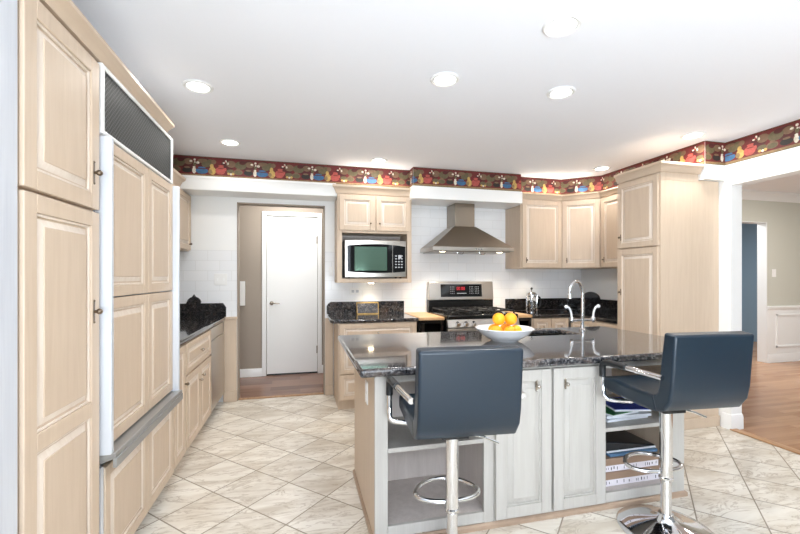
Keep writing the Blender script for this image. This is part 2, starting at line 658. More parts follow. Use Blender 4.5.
# grey-washed end panel nearest the camera on the left
b = B()
b.box(XL - .12, -.765, -3.0, 1.30, 0, H).box(-.9, -.758, 1.17, 1.333, 0, 2.3)
struct(b, 'wall_left_panel', 'greypanel', bevel=.004)
# right wall with the wide opening to the dining room
b = B()
b.box(XR, XR + .12, 2.62, YB, 0, H).box(XR, XR + .12, -3.0, 2.62, DZ, H + .2)
struct(b, 'wall_right', 'trimwhite')
struct(B().sweep([(XR, 2.69), (XR, 2.62), (XR + .12, 2.62), (XR + .12, 2.75)][:3], [(0, 0), (.014, 0), (.014, .1), (.008, .125), (0, .13)]), 'baseboard_right', 'trimwhite')
# hall beyond the doorway
HY = 5.53
b = B()
hx0, hx1 = -.428, .232
b.box(-2.4, hx0, HY, HY + .1, 0, H).box(hx1, 2.0, HY, HY + .1, 0, H).box(hx0, hx1, HY, HY + .1, 2.108, H)
b.box(-2.5, -2.4, YB + .12, HY, 0, H).box(2.0, 2.1, YB + .12, HY, 0, H)
struct(b, 'wall_hall', 'hallwall')
b = B()
cw = .055
b.sweep([(-2.39, HY), (hx0 - cw, HY)], [(0, 0), (.014, 0), (.014, .09), (.006, .105), (0, .105)])
b.sweep([(hx1 + cw, HY), (1.99, HY)], [(0, 0), (.014, 0), (.014, .09), (.006, .105), (0, .105)])
struct(b, 'baseboard_hall', 'trimwhite')
b = B()
b.box(hx0 - cw, hx0, HY - .018, HY, 0, 2.108 + cw).box(hx1, hx1 + cw, HY - .018, HY, 0, 2.108 + cw).box(hx0, hx1, HY - .018, HY, 2.108, 2.108 + cw)
struct(b, 'trim_4', 'trimwhite', bevel=.004)
dr = B().box(hx0 + .004, hx1 - .004, HY + .002, HY + .04, .02, 2.104).build('door_1', 'trimwhite', bevel=.003)
dr['kind'] = 'structure'
B().box(hx0 + .004, hx1 - .004, HY + .004, HY + .04, .0, .018).build('door_gap_shade', 'black', dr)  # black strip put in for the dark gap under the door
hb = B()
hb.lathe([(.026, 0), (.026, .006), (.012, .012), (.01, .03), (.001, .031)], (0, 0, 0), 20)
hb.v = [Vector((hx0 + .065 + p.x, HY + .002 - p.z, .955 + p.y)) for p in hb.v]
hb.tube([(hx0 + .065, HY - .026, .955), (hx0 + .09, HY - .034, .955), (hx0 + .17, HY - .034, .95)], .008, 10, smooth=1)
hb.build('door_handle', 'nickel', dr)
for z in (.32, 1.80):
    B().box(hx1 - .016, hx1 - .002, HY - .006, HY + .003, z - .05, z + .05).build('hinge', 'bronze', dr)

# dining room beyond the opening
DY = 4.53
ox0, ox1, oz = 5.75, 6.86, 2.13
b = B()
b.box(XR + .12, ox0, DY, DY + .12, 0, 2.57).box(ox1, 9.2, DY, DY + .12, 0, 2.57).box(ox0, ox1, DY, DY + .12, oz, 2.57)
struct(b, 'wall_dining', 'dinwall')
struct(B().box(9.2, 9.3, -1.0, 4.65, 0, 2.57), 'wall_dining_right', 'dinwall')
b = B()
b.box(4.0, 9.0, 6.6, 6.7, 0, 2.57).box(8.9, 9.0, DY + .12, 6.6, 0, 2.57)
struct(b, 'wall_blue', 'bluewall')
struct(B().box(4.0, 9.0, DY + .12, 6.7, 2.57, 2.63), 'ceiling_blue', 'ceil')
b = B()
b.box(ox1 - .012, ox1 + .002, DY - .004, DY + .125, 0, oz).box(ox0 - .002, ox0 + .012, DY - .004, DY + .125, 0, oz).box(ox0 + .012, ox1 - .012, DY - .004, DY + .13, oz - .012, oz)
struct(b, 'trim_5', 'trimwhite', bevel=.003)
DCROWN = [(0, 2.45), (.012, 2.45), (.02, 2.47), (.075, 2.54), (.09, 2.55), (.09, 2.57), (0, 2.57)]
struct(B().sweep([(XR + .125, DY), (9.195, DY)], DCROWN), 'trim_6', 'trimwhite')
struct(B().sweep([(ox1 + .002, DY), (9.195, DY)], [(0, 0), (.018, 0), (.018, .1), (.008, .13), (0, .13)]), 'baseboard_dining', 'trimwhite')
b = B()
b.box(ox1 + .002, 9.19, DY - .006, DY, .13, .83)
b.sweep([(ox1 + .002, DY), (9.195, DY)], [(0, .80), (.012, .80), (.03, .835), (.03, .85), (0, .86)])
for x0 in (7.05, 8.1):
    r = [(x0, .24), (x0 + .9, .24), (x0 + .9, .72), (x0, .72)]
    for i in range(4):
        (ax, az), (bx, bz) = r[i], r[(i + 1) % 4]
        b.box(min(ax, bx) - .014, max(ax, bx) + .014, DY - .02, DY - .004, min(az, bz) - .014, max(az, bz) + .014)
struct(b, 'trim_7', 'trimwhite', bevel=.003)

# soffit over the cabinets
SP = [(-1.17, 2.95), (-1.17, 4.19), (1.155, 4.19), (1.155, 4.05), (2.42, 4.05), (2.42, 4.15), (3.01, 4.15), (3.34, 3.875), (3.34, 2.67), (XR, 2.67)]
struct(B().prism([(XL, 2.95)] + SP + [(XR, YB), (XL, YB)], 2.136, H), 'ceiling_soffit', 'trimwhite')
b = B()
b.sweep([(-1.17, 2.96), (-1.17, 4.19), (.36, 4.19)], [(0, 2.138), (.01, 2.138), (.014, 2.15), (.03, 2.23), (.042, 2.245), (.042, 2.262), (0, 2.262)])
struct(b, 'trim_8', 'trimwhite')
b = B().sweep([(1.155, 4.187), (1.155, 4.05), (2.42, 4.05), (2.42, 4.148)], [(0, 2.13), (.012, 2.13), (.012, 2.255), (.008, 2.262), (0, 2.262)])
struct(b, 'trim_9', 'trimwhite')
struct(B().sweep([(3.345, 2.67), (XR, 2.67), (XR, -2.9)], [(0, 2.25), (.008, 2.25), (.008, 2.258), (0, 2.26)]), 'trim_10', 'trimwhite')

# wallpaper border: one strip that follows the soffit, its still-life print in the surface
WP = ['wp_red', 'wp_tan', 'wp_white', 'wp_blue', 'wp_yellow', 'wp_olive', 'wp_rose', 'wp_black', 'wp_brown', 'wp_dark']
wi = {n: i for i, n in enumerate(WP)}
PAT = [('wp_dark', .03, .62, .06, .06), ('wp_brown', .05, .72, .040, .030), ('wp_dark', .30, .68, .07, .05), ('wp_brown', .28, .78, .05, .022), ('wp_olive', .33, .62, .04, .028),
       ('wp_dark', .68, .62, .06, .05), ('wp_brown', .74, .70, .045, .034), ('wp_olive', .90, .66, .055, .040), ('wp_dark', .93, .80, .03, .02),
       ('wp_black', .03, .30, .044, .026), ('wp_brown', .03, .43, .026, .009),
       ('wp_white', .142, .30, .017, .030), ('wp_white', .142, .46, .012, .008), ('wp_olive', .15, .62, .014, .024), ('wp_white', .09, .74, .013, .009), ('wp_white', .15, .82, .010, .011), ('wp_white', .20, .68, .014, .012), ('wp_white', .155, .70, .007, .007),
       ('wp_blue', .265, .30, .056, .030), ('wp_blue', .265, .45, .034, .009), ('wp_dark', .265, .40, .052, .004),
       ('wp_olive', .40, .70, .036, .036), ('wp_yellow', .435, .32, .032, .038), ('wp_yellow', .425, .54, .017, .024), ('wp_tan', .40, .28, .018, .022), ('wp_brown', .455, .76, .024, .022),
       ('wp_rose', .575, .36, .040, .040), ('wp_rose', .555, .34, .040, .036), ('wp_rose', .575, .58, .026, .010), ('wp_red', .575, .46, .03, .004), ('wp_rose', .645, .42, .011, .016),
       ('wp_white', .62, .74, .010, .007), ('wp_white', .655, .82, .008, .013), ('wp_white', .69, .72, .008, .012), ('wp_rose', .645, .78, .008, .008),
       ('wp_olive', .73, .34, .035, .020), ('wp_yellow', .70, .22, .013, .011), ('wp_white', .74, .20, .011, .010), ('wp_yellow', .775, .22, .013, .012),
       ('wp_brown', .86, .32, .042, .028), ('wp_olive', .86, .30, .034, .020), ('wp_brown', .86, .47, .018, .007)]
b = B()
zb, zt, per = 2.262, H - .001, .55
hh = zt - zb
run = .30
path = SP + [(XR, -2.9)]
for i in range(len(path) - 1):
    a, c = Vector(path[i]), Vector(path[i + 1])
    L = (c - a).length
    d = (c - a) / L
    n = Vector((d.y, -d.x))

    def at(s_, z, o):
        s_ = min(max(s_, .0005), L - .0005)
        q = a + d * s_ + n * o
        return (q.x, q.y, z)
    b.cur = wi['wp_red']
    b.add([at(0, zb, .001), at(L, zb, .001), at(L, zt, .001), at(0, zt, .001)], [(0, 1, 2, 3)])
    b.cur = wi['wp_tan']
    b.add([at(0, zb, .0014), at(L, zb, .0014), at(L, zb + hh * .12, .0014), at(0, zb + hh * .12, .0014)], [(0, 1, 2, 3)])
    b.cur = wi['wp_olive']
    for (u0, u1) in ((0, .03), (.975, 1)):
        b.add([at(0, zb + hh * u0, .0018), at(L, zb + hh * u0, .0018), at(L, zb + hh * u1, .0018), at(0, zb + hh * u1, .0018)], [(0, 1, 2, 3)])
    for kk in range(-1, int(L / per) + 3):
        for j, (mn, fx, fy, rx, rz) in enumerate(PAT):
            s0 = (kk + fx) * per - (run % per)
            if s0 < -rx * .5 or s0 > L + rx * .5:
                continue
            b.cur = wi[mn]
            o = .002 + .00004 * j
            b.add([at(s0 + rx * math.cos(2 * PI * t / 12), zb + hh * fy + rz * math.sin(2 * PI * t / 12), o) for t in range(12)], [tuple(range(12))])
    run += L
tag(b.build('wallpaper_border', WP, keep=True), 'dark red wallpaper border printed with pots and flowers running below the ceiling', 'wallpaper border')

# ---------------------------------------------------------------- left side: pantry, refrigerator, base run
FX = -.775
t = thing('pantry_cabinet', 'tall pickled maple pantry cabinet with two raised panel doors left of the refrigerator', 'cabinet', (-1.08, 1.56, 0))
B().box(XL + .005, FX, 1.338, 1.785, .09, 2.13).build('body', 'maple', t)
B().box(XL + .005, FX - .04, 1.338, 1.785, 0, .09).build('toe_kick', 'maple', t)
door(t, LEFT(1.345, 1.557, FX), .435, .565, kn=(.392, .135), ph=.04, st=.058)
door(t, LEFT(1.345, .10, FX), .435, 1.445, panels=[(.06, .68), (.735, 1.39)], kn=(.392, 1.07), ph=.04, st=.058)
struct(B().sweep([(FX + .004, 1.335), (FX + .004, 2.62)][::-1][::-1], [(-.02, 2.146), (.012, 2.146), (.014, 2.156), (.03, 2.172), (.05, 2.184), (.05, 2.2), (-.02, 2.2)]), 'trim_11', 'maple_h')

t = thing('refrigerator', 'built-in refrigerator with maple panels and a dark perforated top grille', 'refrigerator', (-1.07, 2.26, 0))
PX = -.775
B().box(XL + .005, PX - .002, 1.795, 2.725, .09, 2.125).build('body', 'alu', t)
B().box(XL + .005, PX - .05, 1.795, 2.725, 0, .09).build('toe_kick', 'black', t)
b = B()
b.box(PX, -.75, 1.80, 1.823, 1.865, 2.140).box(PX, -.75, 2.677, 2.70, 1.865, 2.140).box(PX, -.75, 1.823, 2.677, 2.123, 2.140).box(PX, -.75, 1.823, 2.677, 1.865, 1.88)
g = b.build('grille_frame', 'trimwhite', t, bevel=.003)
B().box(PX, -.757, 1.823, 2.677, 1.88, 2.123).build('grille', 'grille', g)
for y0, y1 in ((1.828, 2.29), (2.296, 2.695)):
    for z0, z1 in ((.615, 1.213), (1.219, 1.855)):
        door(t, LEFT(y0, z0, PX), y1 - y0, z1 - z0, name='door_panel')
for y0 in (1.798, 2.70):
    B().box(PX, -.718, y0, y0 + .024, .60, 1.855).build('edge_trim', 'alu', t, bevel=.005)
b = B()
b.frustum([(PX, 1.80, .56), (PX, 2.722, .56), (PX, 2.722, .606), (PX, 1.80, .606)], [(-.705, 1.80, .585), (-.705, 2.722, .585), (-.705, 2.722, .606), (-.705, 1.80, .606)])
b.box(-.715, -.700, 1.80, 2.722, .548, .585)
b.build('drawer_rail', 'railgrey', t, bevel=.003)
for y0, y1 in ((1.828, 2.29), (2.296, 2.72)):
    door(t, LEFT(y0, .10, PX), y1 - y0, .44, name='drawer_panel')
B().box(PX, -.755, 1.798, 1.822, .09, .55).build('side_trim', 'alu', t)

t = thing('base_cabinet', 'narrow maple base cabinet with one door beside the refrigerator', 'cabinet', (-1.09, 2.87, 0))
B().box(XL + .005, FX, 2.73, 2.995, .1, .85).build('body', 'maple', t)
B().box(XL + .005, FX - .05, 2.73, 2.995, 0, .1).build('toe_kick', 'maple', t)
door(t, LEFT(2.745, .11, FX), .245, .73, st=.045, kn=(.215, .47), plate=False)
t = thing('base_cabinet', 'maple base cabinet with one drawer above two doors under the left black counter', 'cabinet', (-1.09, 3.4, 0))
B().box(XL + .005, FX, 3.0, 3.80, .1, .85).build('body', 'maple', t)
B().box(XL + .005, FX - .05, 3.0, 3.80, 0, .1).build('toe_kick', 'maple', t)
door(t, LEFT(3.015, .63, FX), .77, .21, name='drawer', st=.035, kn=(.385, .105), plate=False, kmat='nickel')
door(t, LEFT(3.015, .11, FX), .382, .505, kn=(.345, .40), plate=False, kmat='nickel')
door(t, LEFT(3.403, .11, FX), .382, .505, kn=(.037, .42), plate=False, kmat='nickel')
t = thing('dishwasher', 'grey steel dishwasher at the far end of the left base cabinets', 'dishwasher', (-1.09, 4.1, 0))
B().box(XL + .005, FX - .004, 3.81, 4.415, .1, .85).build('body', 'steel_dark', t)
B().box(XL + .005, FX - .06, 3.81, 4.415, 0, .1).build('toe_kick', 'black', t)
B().box(FX - .004, FX + .02, 3.815, 4.41, .11, .73).build('door', 'steel', t, bevel=.004)
B().box(FX - .004, FX + .016, 3.815, 4.41, .735, .845).build('control_panel', 'steel', t, bevel=.004)
t = thing('countertop', 'black granite countertop with short backsplash on the left base cabinets', 'countertop', (-1.07, 3.6, .851))
B().box(XL + .004, -.75, 2.728, YB - .026, .851, .888).build('slab', 'granite_black', t, bevel=.012, seg=3)
b = B()
pts = [(-1.395, .886), (-.79, .886), (-.745, .886), (-.745, .985), (-.775, 1.03), (-.99, 1.03)]
pts += [(-1.05 + .07 * math.cos(q), 1.03 + .07 * math.sin(q)) for q in (.2, .6, 1.0, 1.3)] + [(-1.05, 1.125)] + [(-1.05 + .07 * math.cos(q), 1.03 + .07 * math.sin(q)) for q in (PI - 1.3, PI - 1.0, PI - .6, PI - .2)]
pts += [(-1.125, 1.03), (-1.395, 1.03)]
nn = len(pts)
b.add([(x_, YB - .024, z_) for x_, z_ in pts] + [(x_, YB - .002, z_) for x_, z_ in pts],
      [list(range(nn)), [nn + i for i in range(nn)]] + [(i, (i + 1) % nn, nn + (i + 1) % nn, nn + i) for i in range(nn)])
b.box(XL + .002, XL + .022, 2.74, YB - .026, .888, 1.03)
b.build('backsplash', 'granite_black', t, bevel=.004)
t = thing('wall_cabinet', 'maple wall cabinet above the left counter just past the refrigerator', 'cabinet', (-1.24, 3.7, 1.56))
B().box(XL + .005, -1.10, 2.99, YB - .012, 1.56, 2.13).build('body', 'maple', t)
door(t, LEFT(3.0, 1.57, -1.10), .73, .55, st=.05, kn=(.69, .06), plate=False)
door(t, LEFT(3.737, 1.57, -1.10), .73, .55, st=.05, kn=(.66, .06), plate=False)
B().sweep([(-1.105, 2.985), (-1.105, 4.14)], [(0, 2.135), (.005, 2.135), (.035, 2.19), (.06, 2.205), (.065, 2.225), (0, 2.225)][::1]).build('crown', 'maple_h', t)
# wainscot panels on the back wall either side of the doorway
b = B()
b.box(-.77, DX0 - .002, YB - .014, YB - .001, .0, .86).box(-.775, DX0 + .006, YB - .032, YB - .001, .86, .885).box(-.772, DX0, YB - .026, YB - .001, 0, .11)
struct(b, 'trim_12', 'maple', bevel=.004)
b = B()
b.box(DX1 + .002, .358, YB - .014, YB - .001, .0, .845).box(DX1, .358, YB - .026, YB - .001, 0, .11)
struct(b, 'trim_13', 'maple', bevel=.004)

# ---------------------------------------------------------------- back wall: microwave cabinet, base, range, hood
t = thing('wall_cabinet', 'maple wall cabinet with two small doors above an open microwave bay', 'cabinet', (.77, 4.33, 1.24))
MX0, MX1, MY = .372, 1.168, 4.16
b = B()
b.box(MX0, MX0 + .05, MY, YB - .004, 1.24, 2.13).box(MX1 - .05, MX1, MY, YB - .004, 1.24, 2.13)
b.box(MX0 + .05, MX1 - .05, MY, YB - .004, 1.24, 1.285).box(MX0 + .05, MX1 - .05, MY, YB - .004, 1.76, 2.13)
b.box(MX0, MX1, MY - .003, 4.187, 2.10, 2.165)
b.build('body', 'maple', t, bevel=.003)
B().box(MX0 + .05, MX1 - .05, YB - .02, YB - .006, 1.285, 1.76).build('back_panel', 'inner', t)
door(t, BACK(MX0 + .02, 1.785, MY), .37, .365, st=.05, kn=(.325, .075), plate=False, kr=.009)
door(t, BACK(MX0 + .405, 1.785, MY), .37, .365, st=.05, kn=(.035, .075), plate=False, kr=.009)
B().sweep([(MX0, 4.187), (MX0, MY), (MX1, MY), (MX1, 4.187)], crown(2.165, 1.0, 1.1)).build('crown', 'maple_h', t)
B().cyl((.76, 4.36, 1.228), (.76, 4.36, 1.239), .03).build('under_light', 'hoodlens', t)

t = thing('microwave', 'stainless steel microwave oven with a dark glass door in the cabinet bay', 'microwave', (.775, 4.3, 1.2855))
mx0, mx1, mz0, mz1, my = .448, 1.105, 1.297, 1.685, 4.135
B().box(mx0, mx1, my + .03, 4.46, mz0, mz1).build('body', 'black', t, bevel=.006)
b = B()
for fx in (mx0 + .05, mx1 - .05):
    for fy in (4.2, 4.42):
        B().cyl((fx, fy, 1.2858), (fx, fy, mz0), .012, n=10).build('foot', 'blackmatte', t)
# curved steel front
b = B()
nn = 16
def cy(f_):
    return my + .012 - .03 * (1 - (2 * f_ - 1) ** 2)
def strip(bb, x0, x1, zf0, zf1, lift=0.0):
    vs_, fs_ = [], []
    for i in range(nn + 1):
        x_ = x0 + (x1 - x0) * i / nn
        f_ = (x_ - mx0) / (mx1 - mx0)
        vs_ += [(x_, cy(f_) - lift, zf0(f_)), (x_, cy(f_) - lift, zf1(f_)), (x_, my + .031, zf0(f_)), (x_, my + .031, zf1(f_))]
    for i in range(nn):
        o_, q_ = i * 4, i * 4 + 4
        fs_ += [(o_, q_, q_ + 1, o_ + 1), (o_ + 2, o_ + 3, q_ + 3, q_ + 2), (o_ + 1, q_ + 1, q_ + 3, o_ + 3), (o_, o_ + 2, q_ + 2, q_)]
    fs_ += [(0, 1, 3, 2), (nn * 4, nn * 4 + 2, nn * 4 + 3, nn * 4 + 1)]
    bb.add(vs_, fs_)
strip(b, mx0, mx1, lambda f_: mz0, lambda f_: mz1)
b.build('front', 'steel', t, bevel=.004)
b = B()
strip(b, mx0 + .028, mx0 + .50, lambda f_: mz0 + .062 - .018 * (1 - (2 * f_ - 1) ** 2), lambda f_: mz1 - .062 + .02 * (1 - (2 * f_ - 1) ** 2), .004)
dd = b.build('door', 'blackglass', t)
b = B()
strip(b, mx0 + .10, mx0 + .44, lambda f_: mz0 + .07, lambda f_: mz1 - .07, .006)
b.build('window', 'windowglass', dd)
b = B()
strip(b, mx0 + .505, mx1 - .012, lambda f_: mz0 + .062 - .018 * (1 - (2 * f_ - 1) ** 2), lambda f_: mz1 - .062 + .02 * (1 - (2 * f_ - 1) ** 2), .004)
cp = b.build('control_panel', 'blackglass', t)
b = B()
for r_ in range(5):
    for c_ in range(3):
        x_ = mx0 + .53 + c_ * .032
        b.box(x_, x_ + .018, my - .012, my + .01, mz0 + .10 + r_ * .03, mz0 + .112 + r_ * .03)
b.box(mx0 + .565, mx0 + .598, my - .014, my + .01, mz0 + .20, mz0 + .236)
b.build('keypad', 'grey_display', cp)

t = thing('base_cabinet', 'maple drawer base cabinet right of the doorway below the microwave', 'cabinet', (.75, 4.18, 0))
B().box(.362, 1.150, 3.90, YB - .03, .1, .848).build('body', 'maple', t)
B().box(.362, 1.150, 3.95, YB - .03, 0, .1).build('toe_kick', 'maple', t)
for z0, z1 in ((.665, .84), (.36, .655), (.11, .35)):
    door(t, BACK(.375, z0, 3.90), .76, z1 - z0, name='drawer', st=.04, kn=(.37, (z1 - z0) / 2), plate=False, kmat='nickel', kr=.010)
t = thing('countertop', 'black granite countertop with short backsplash below the microwave cabinet', 'countertop', (.73, 4.2, .849))
B().prism([(.31, YB - .028), (.285, YB - .07), (.285, 3.93), (.31, 3.88), (1.165, 3.88), (1.165, YB - .028)], .849, .886).build('slab', 'granite_grey', t, bevel=.012, seg=3)
b = B()
pts = [(.30, .884), (1.165, .884), (1.165, 1.025), (.33, 1.025), (.305, 1.01), (.285, .98), (.285, .90)]
nn = len(pts)
b.add([(x_, YB - .026, z_) for x_, z_ in pts] + [(x_, YB - .002, z_) for x_, z_ in pts],
      [list(range(nn)), [nn + i for i in range(nn)]] + [(i, (i + 1) % nn, nn + (i + 1) % nn, nn + i) for i in range(nn)])
b.build('backsplash', 'granite_grey', t, bevel=.004)

# two slim open cabinets with butcher-block tops either side of the range
for x0, x1, lab in ((1.17, 1.44, 'slim open black-framed cabinet with butcher block top left of the range'),
                    (2.27, 2.455, 'slim open black-framed cabinet with butcher block top right of the range')):
    t = thing('tray_cabinet', lab, 'cabinet', ((x0 + x1) / 2, 4.18, 0), 'slim cabinets beside the range')
    b = B()
    b.box(x0, x0 + .03, 3.90, YB - .004, .0, .857).box(x1 - .03, x1, 3.90, YB - .004, .0, .857).box(x0 + .03, x1 - .03, 3.90, YB - .004, .0, .1).box(x0 + .03, x1 - .03, 3.90, YB - .004, .825, .857)
    b.build('frame', 'black', t)
    B().box(x0 + .03, x1 - .03, YB - .03, YB - .01, .1, .825).build('back_panel', 'inner', t)
    B().box(x0 + .03, x1 - .03, 3.95, YB - .03, .45, .465).build('shelf', 'inner', t)
    B().box(x0, x1, 3.87, YB - .004, .858, .889).build('worktop', 'butcher', t, bevel=.006)

RX0, RX1 = 1.452, 2.258
t = thing('gas_range', 'stainless gas range with black cooktop grates and tall control backguard', 'range', ((RX0 + RX1) / 2, 4.15, 0))
B().box(RX0, RX1, 3.86, YB - .01, .06, .86).build('body', 'black', t)
B().box(RX0 + .02, RX1 - .02, 3.90, YB - .05, .0, .06).build('plinth', 'black', t)
B().box(RX0, RX1, 3.83, YB - .075, .86, .908).build('cooktop', 'black', t, bevel=.01)
b = B()
b.frustum([(RX0, 3.86, .785), (RX1, 3.86, .785), (RX1, 3.86, .86), (RX0, 3.86, .86)], [(RX0, 3.80, .785), (RX1, 3.80, .785), (RX1, 3.825, .865), (RX0, 3.825, .865)])
fp = b.build('knob_panel', 'steel', t, bevel=.004)
for i, fx in enumerate((.13, .24, .35, .65, .76, .87)):
    kx = RX0 + (RX1 - RX0) * fx
    b = B()
    b.cyl((kx, 3.812, .824), (kx, 3.772, .816), .026, .022, 20)
    b.box(kx - .005, kx + .005, 3.762, 3.775, .796, .837)
    b.build('knob', 'chrome', fp, bevel=.002)
b = B()
b.box(RX0 + .004, RX1 - .004, 3.815, 3.86, .22, .775)
od = b.build('oven_door', 'steel', t, bevel=.006)
B().box(RX0 + .12, RX1 - .12, 3.811, 3.82, .33, .63).build('oven_window', 'blackglass', od)
b = B()
b.cyl((RX0 + .05, 3.77, .735), (RX1 - .05, 3.77, .735), .013, n=14)
b.cyl((RX0 + .08, 3.77, .735), (RX0 + .08, 3.82, .735), .009, n=10).cyl((RX1 - .08, 3.77, .735), (RX1 - .08, 3.82, .735), .009, n=10)
b.build('oven_handle', 'steel', od)
B().box(RX0 + .004, RX1 - .004, 3.82, 3.86, .07, .21).build('storage_drawer', 'steel', t, bevel=.005)
b = B()
b.box(RX0 - .005, RX1 + .005, 4.415, YB - .006, .87, 1.035)
b.build('backguard_base', 'black', t, bevel=.004)
b = B()
b.frustum([(RX0 - .005, 4.40, 1.03), (RX1 + .005, 4.40, 1.03), (RX1 + .005, YB - .006, 1.03), (RX0 - .005, YB - .006, 1.03)],
          [(RX0 - .005, 4.425, 1.245), (RX1 + .005, 4.425, 1.245), (RX1 + .005, YB - .006, 1.245), (RX0 - .005, YB - .006, 1.245)])
bgd = b.build('backguard', 'steel', t, bevel=.008)
T = Matrix.Translation((RX0 + .14, 4.400, 1.055)) @ Matrix.Rotation(-math.atan2(.025, .215), 4, 'X')
b = B(T)
b.box(0, .52, -.002, .01, .012, .16)
b.cur = 1
for i in range(4):
    for q in range(3):
        for x0 in (.12, .36, .43):
            b.box(x0 + q * .02, x0 + .008 + q * .02, -.0035, 0, .05 + i * .025, .056 + i * .025)
b.box(.20, .32, -.0035, 0, .05, .056)
ds = b.build('display', ['blackglass', 'grey_display'], bgd)
b = B(T)
for i in range(4):
    x_ = .20 + i * .024 + (.01 if i > 1 else 0)
    b.box(x_, x_ + .004, -.004, 0, .095, .125).box(x_ + .014, x_ + .018, -.004, 0, .095, .125).box(x_, x_ + .018, -.004, 0, .123, .127).box(x_, x_ + .018, -.004, 0, .093, .097)
b.build('clock_digits', 'red', ds)
for gx0, gx1 in ((RX0 + .03, RX0 + .275), (RX0 + .288, RX0 + .532), (RX0 + .545, RX1 - .03)):
    b = B()
    y0, y1, zg = 3.87, 4.38, .948
    for x_ in (gx0, gx1):
        b.box(x_ - .007, x_ + .007, y0, y1, zg - .012, zg)
    for y_ in (y0, (y0 + y1) / 2, y1):
        b.box(gx0, gx1, y_ - .007, y_ + .007, zg - .012, zg)
    xm = (gx0 + gx1) / 2
    for yc in (y0 + .127, y1 - .127):
        b.box(xm - .006, xm + .006, yc - .11, yc - .035, zg - .012, zg + .004).box(xm - .006, xm + .006, yc + .035, yc + .11, zg - .012, zg + .004)
        b.box(gx0, xm - .035, yc - .006, yc + .006, zg - .012, zg + .004).box(xm + .035, gx1, yc - .006, yc + .006, zg - .012, zg + .004)
    for x_ in (gx0, gx1):
        for y_ in (y0, y1):
            b.box(x_ - .008, x_ + .008, y_ - .008, y_ + .008, .907, zg - .01)
    b.build('grate', 'blackmatte', t, bevel=.003)
    for yc in (y0 + .127, y1 - .127):
        B().lathe([(.045, 0), (.045, .01), (.032, .014), (.03, .022), (.001, .023)], (xm, yc, .907), 20).build('burner', 'blackmatte', t)

t = thing('range_hood', 'stainless pyramid range hood with chimney above the gas range', 'range hood', (1.84, 4.25, 1.58))
hx0_, hx1_, hy = 1.364, 2.315, 4.02
b = B()
b.box(hx0_, hx1_, hy, YB - .004, 1.583, 1.625)
cn = b.build('lip', 'steel', t, bevel=.003)
b = B()
b.frustum([(hx0_, hy, 1.625), (hx1_, hy, 1.625), (hx1_, YB - .004, 1.625), (hx0_, YB - .004, 1.625)],
          [(1.685, 4.215, 1.872), (1.945, 4.215, 1.872), (1.945, YB - .004, 1.872), (1.685, YB - .004, 1.872)])
b.build('canopy', 'steel_dark', t, bevel=.003)
B().box(1.695, 1.935, 4.225, YB - .004, 1.872, 2.134).build('chimney', 'steel_dark', t, bevel=.003)
B().box(hx0_ + .03, hx1_ - .03, hy + .03, YB - .03, 1.575, 1.583).build('filter', 'steel_dark', t)
for x_ in (1.50, 2.18):
    B().cyl((x_, 4.10, 1.574), (x_, 4.10, 1.582), .03).build('lamp', 'hoodlens', t)
for x_ in (1.72, 1.98):
    B().tube([(x_ - .035, 4.12, 1.576), (x_ - .03, 4.12, 1.555), (x_ + .03, 4.12, 1.555), (x_ + .035, 4.12, 1.576)], .005, 8, smooth=1).build('filter_handle', 'chrome', t)
b = B()
for i in range(3):
    b.cyl((1.86 + i * .03, hy + .001, 1.603), (1.86 + i * .03, hy - .004, 1.603), .007, n=12)
b.build('buttons', 'chrome', t)

# ---------------------------------------------------------------- right back corner
UY = 4.135
def crowned_upper(lab, poly, facepts, T, w_, kn):
    c_ = Vector((sum(p[0] for p in poly) / len(poly), sum(p[1] for p in poly) / len(poly), 1.40))
    t_ = thing('wall_cabinet', lab, 'cabinet', c_, 'maple wall cabinets in the right corner')
    B().prism(poly, 1.40, 2.13).build('body', 'maple', t_, bevel=.002)
    a_, d_ = Vector(facepts[0]), Vector(facepts[1])
    B().sweep(facepts, [(-.006, 2.10), (.0015, 2.10), (.0015, 2.205), (-.006, 2.205)]).build('frieze', 'maple', t_)
    door(t_, T, w_, .775, st=.052, kn=(kn, .085), plate=True, kr=.009)
    B().sweep(facepts, [(-.006, 2.203), (.016, 2.203), (.022, 2.215), (.04, 2.245), (.05, 2.25), (.05, 2.262), (-.006, 2.262)]).build('crown', 'maple_h', t_)
    return t_
pA, pB_, pC, pD = (2.465, UY), (3.005, UY), (3.32, 3.86), (3.32, 3.185)
crowned_upper('maple wall cabinet with one door right of the range hood', [pA, pB_, (3.005, YB - .004), (2.465, YB - .004)], [pA, pB_], BACK(2.478, 1.41, UY), .515, .05)
dv = (Vector(pC) - Vector(pB_))
dl = dv.length
dv.normalize()
nv = Vector((dv.y, -dv.x))
Td = face((pB_[0] + dv.x * .012, pB_[1] + dv.y * .012, 1.41), (dv.x, dv.y, 0), (nv.x, nv.y, 0))
crowned_upper('maple corner wall cabinet set at an angle above the black round backsplash', [pB_, pC, (XR - .004, 3.86), (XR - .004, YB - .004), (3.009, YB - .004)], [pB_, pC], Td, dl - .024, .05)
crowned_upper('maple wall cabinet between the corner cabinet and the tall cabinet', [pC, pD, (XR - .004, 3.185), (XR - .004, 3.846)], [pC, pD], RIGHT(3.20, 1.41, 3.32), .635, .585)
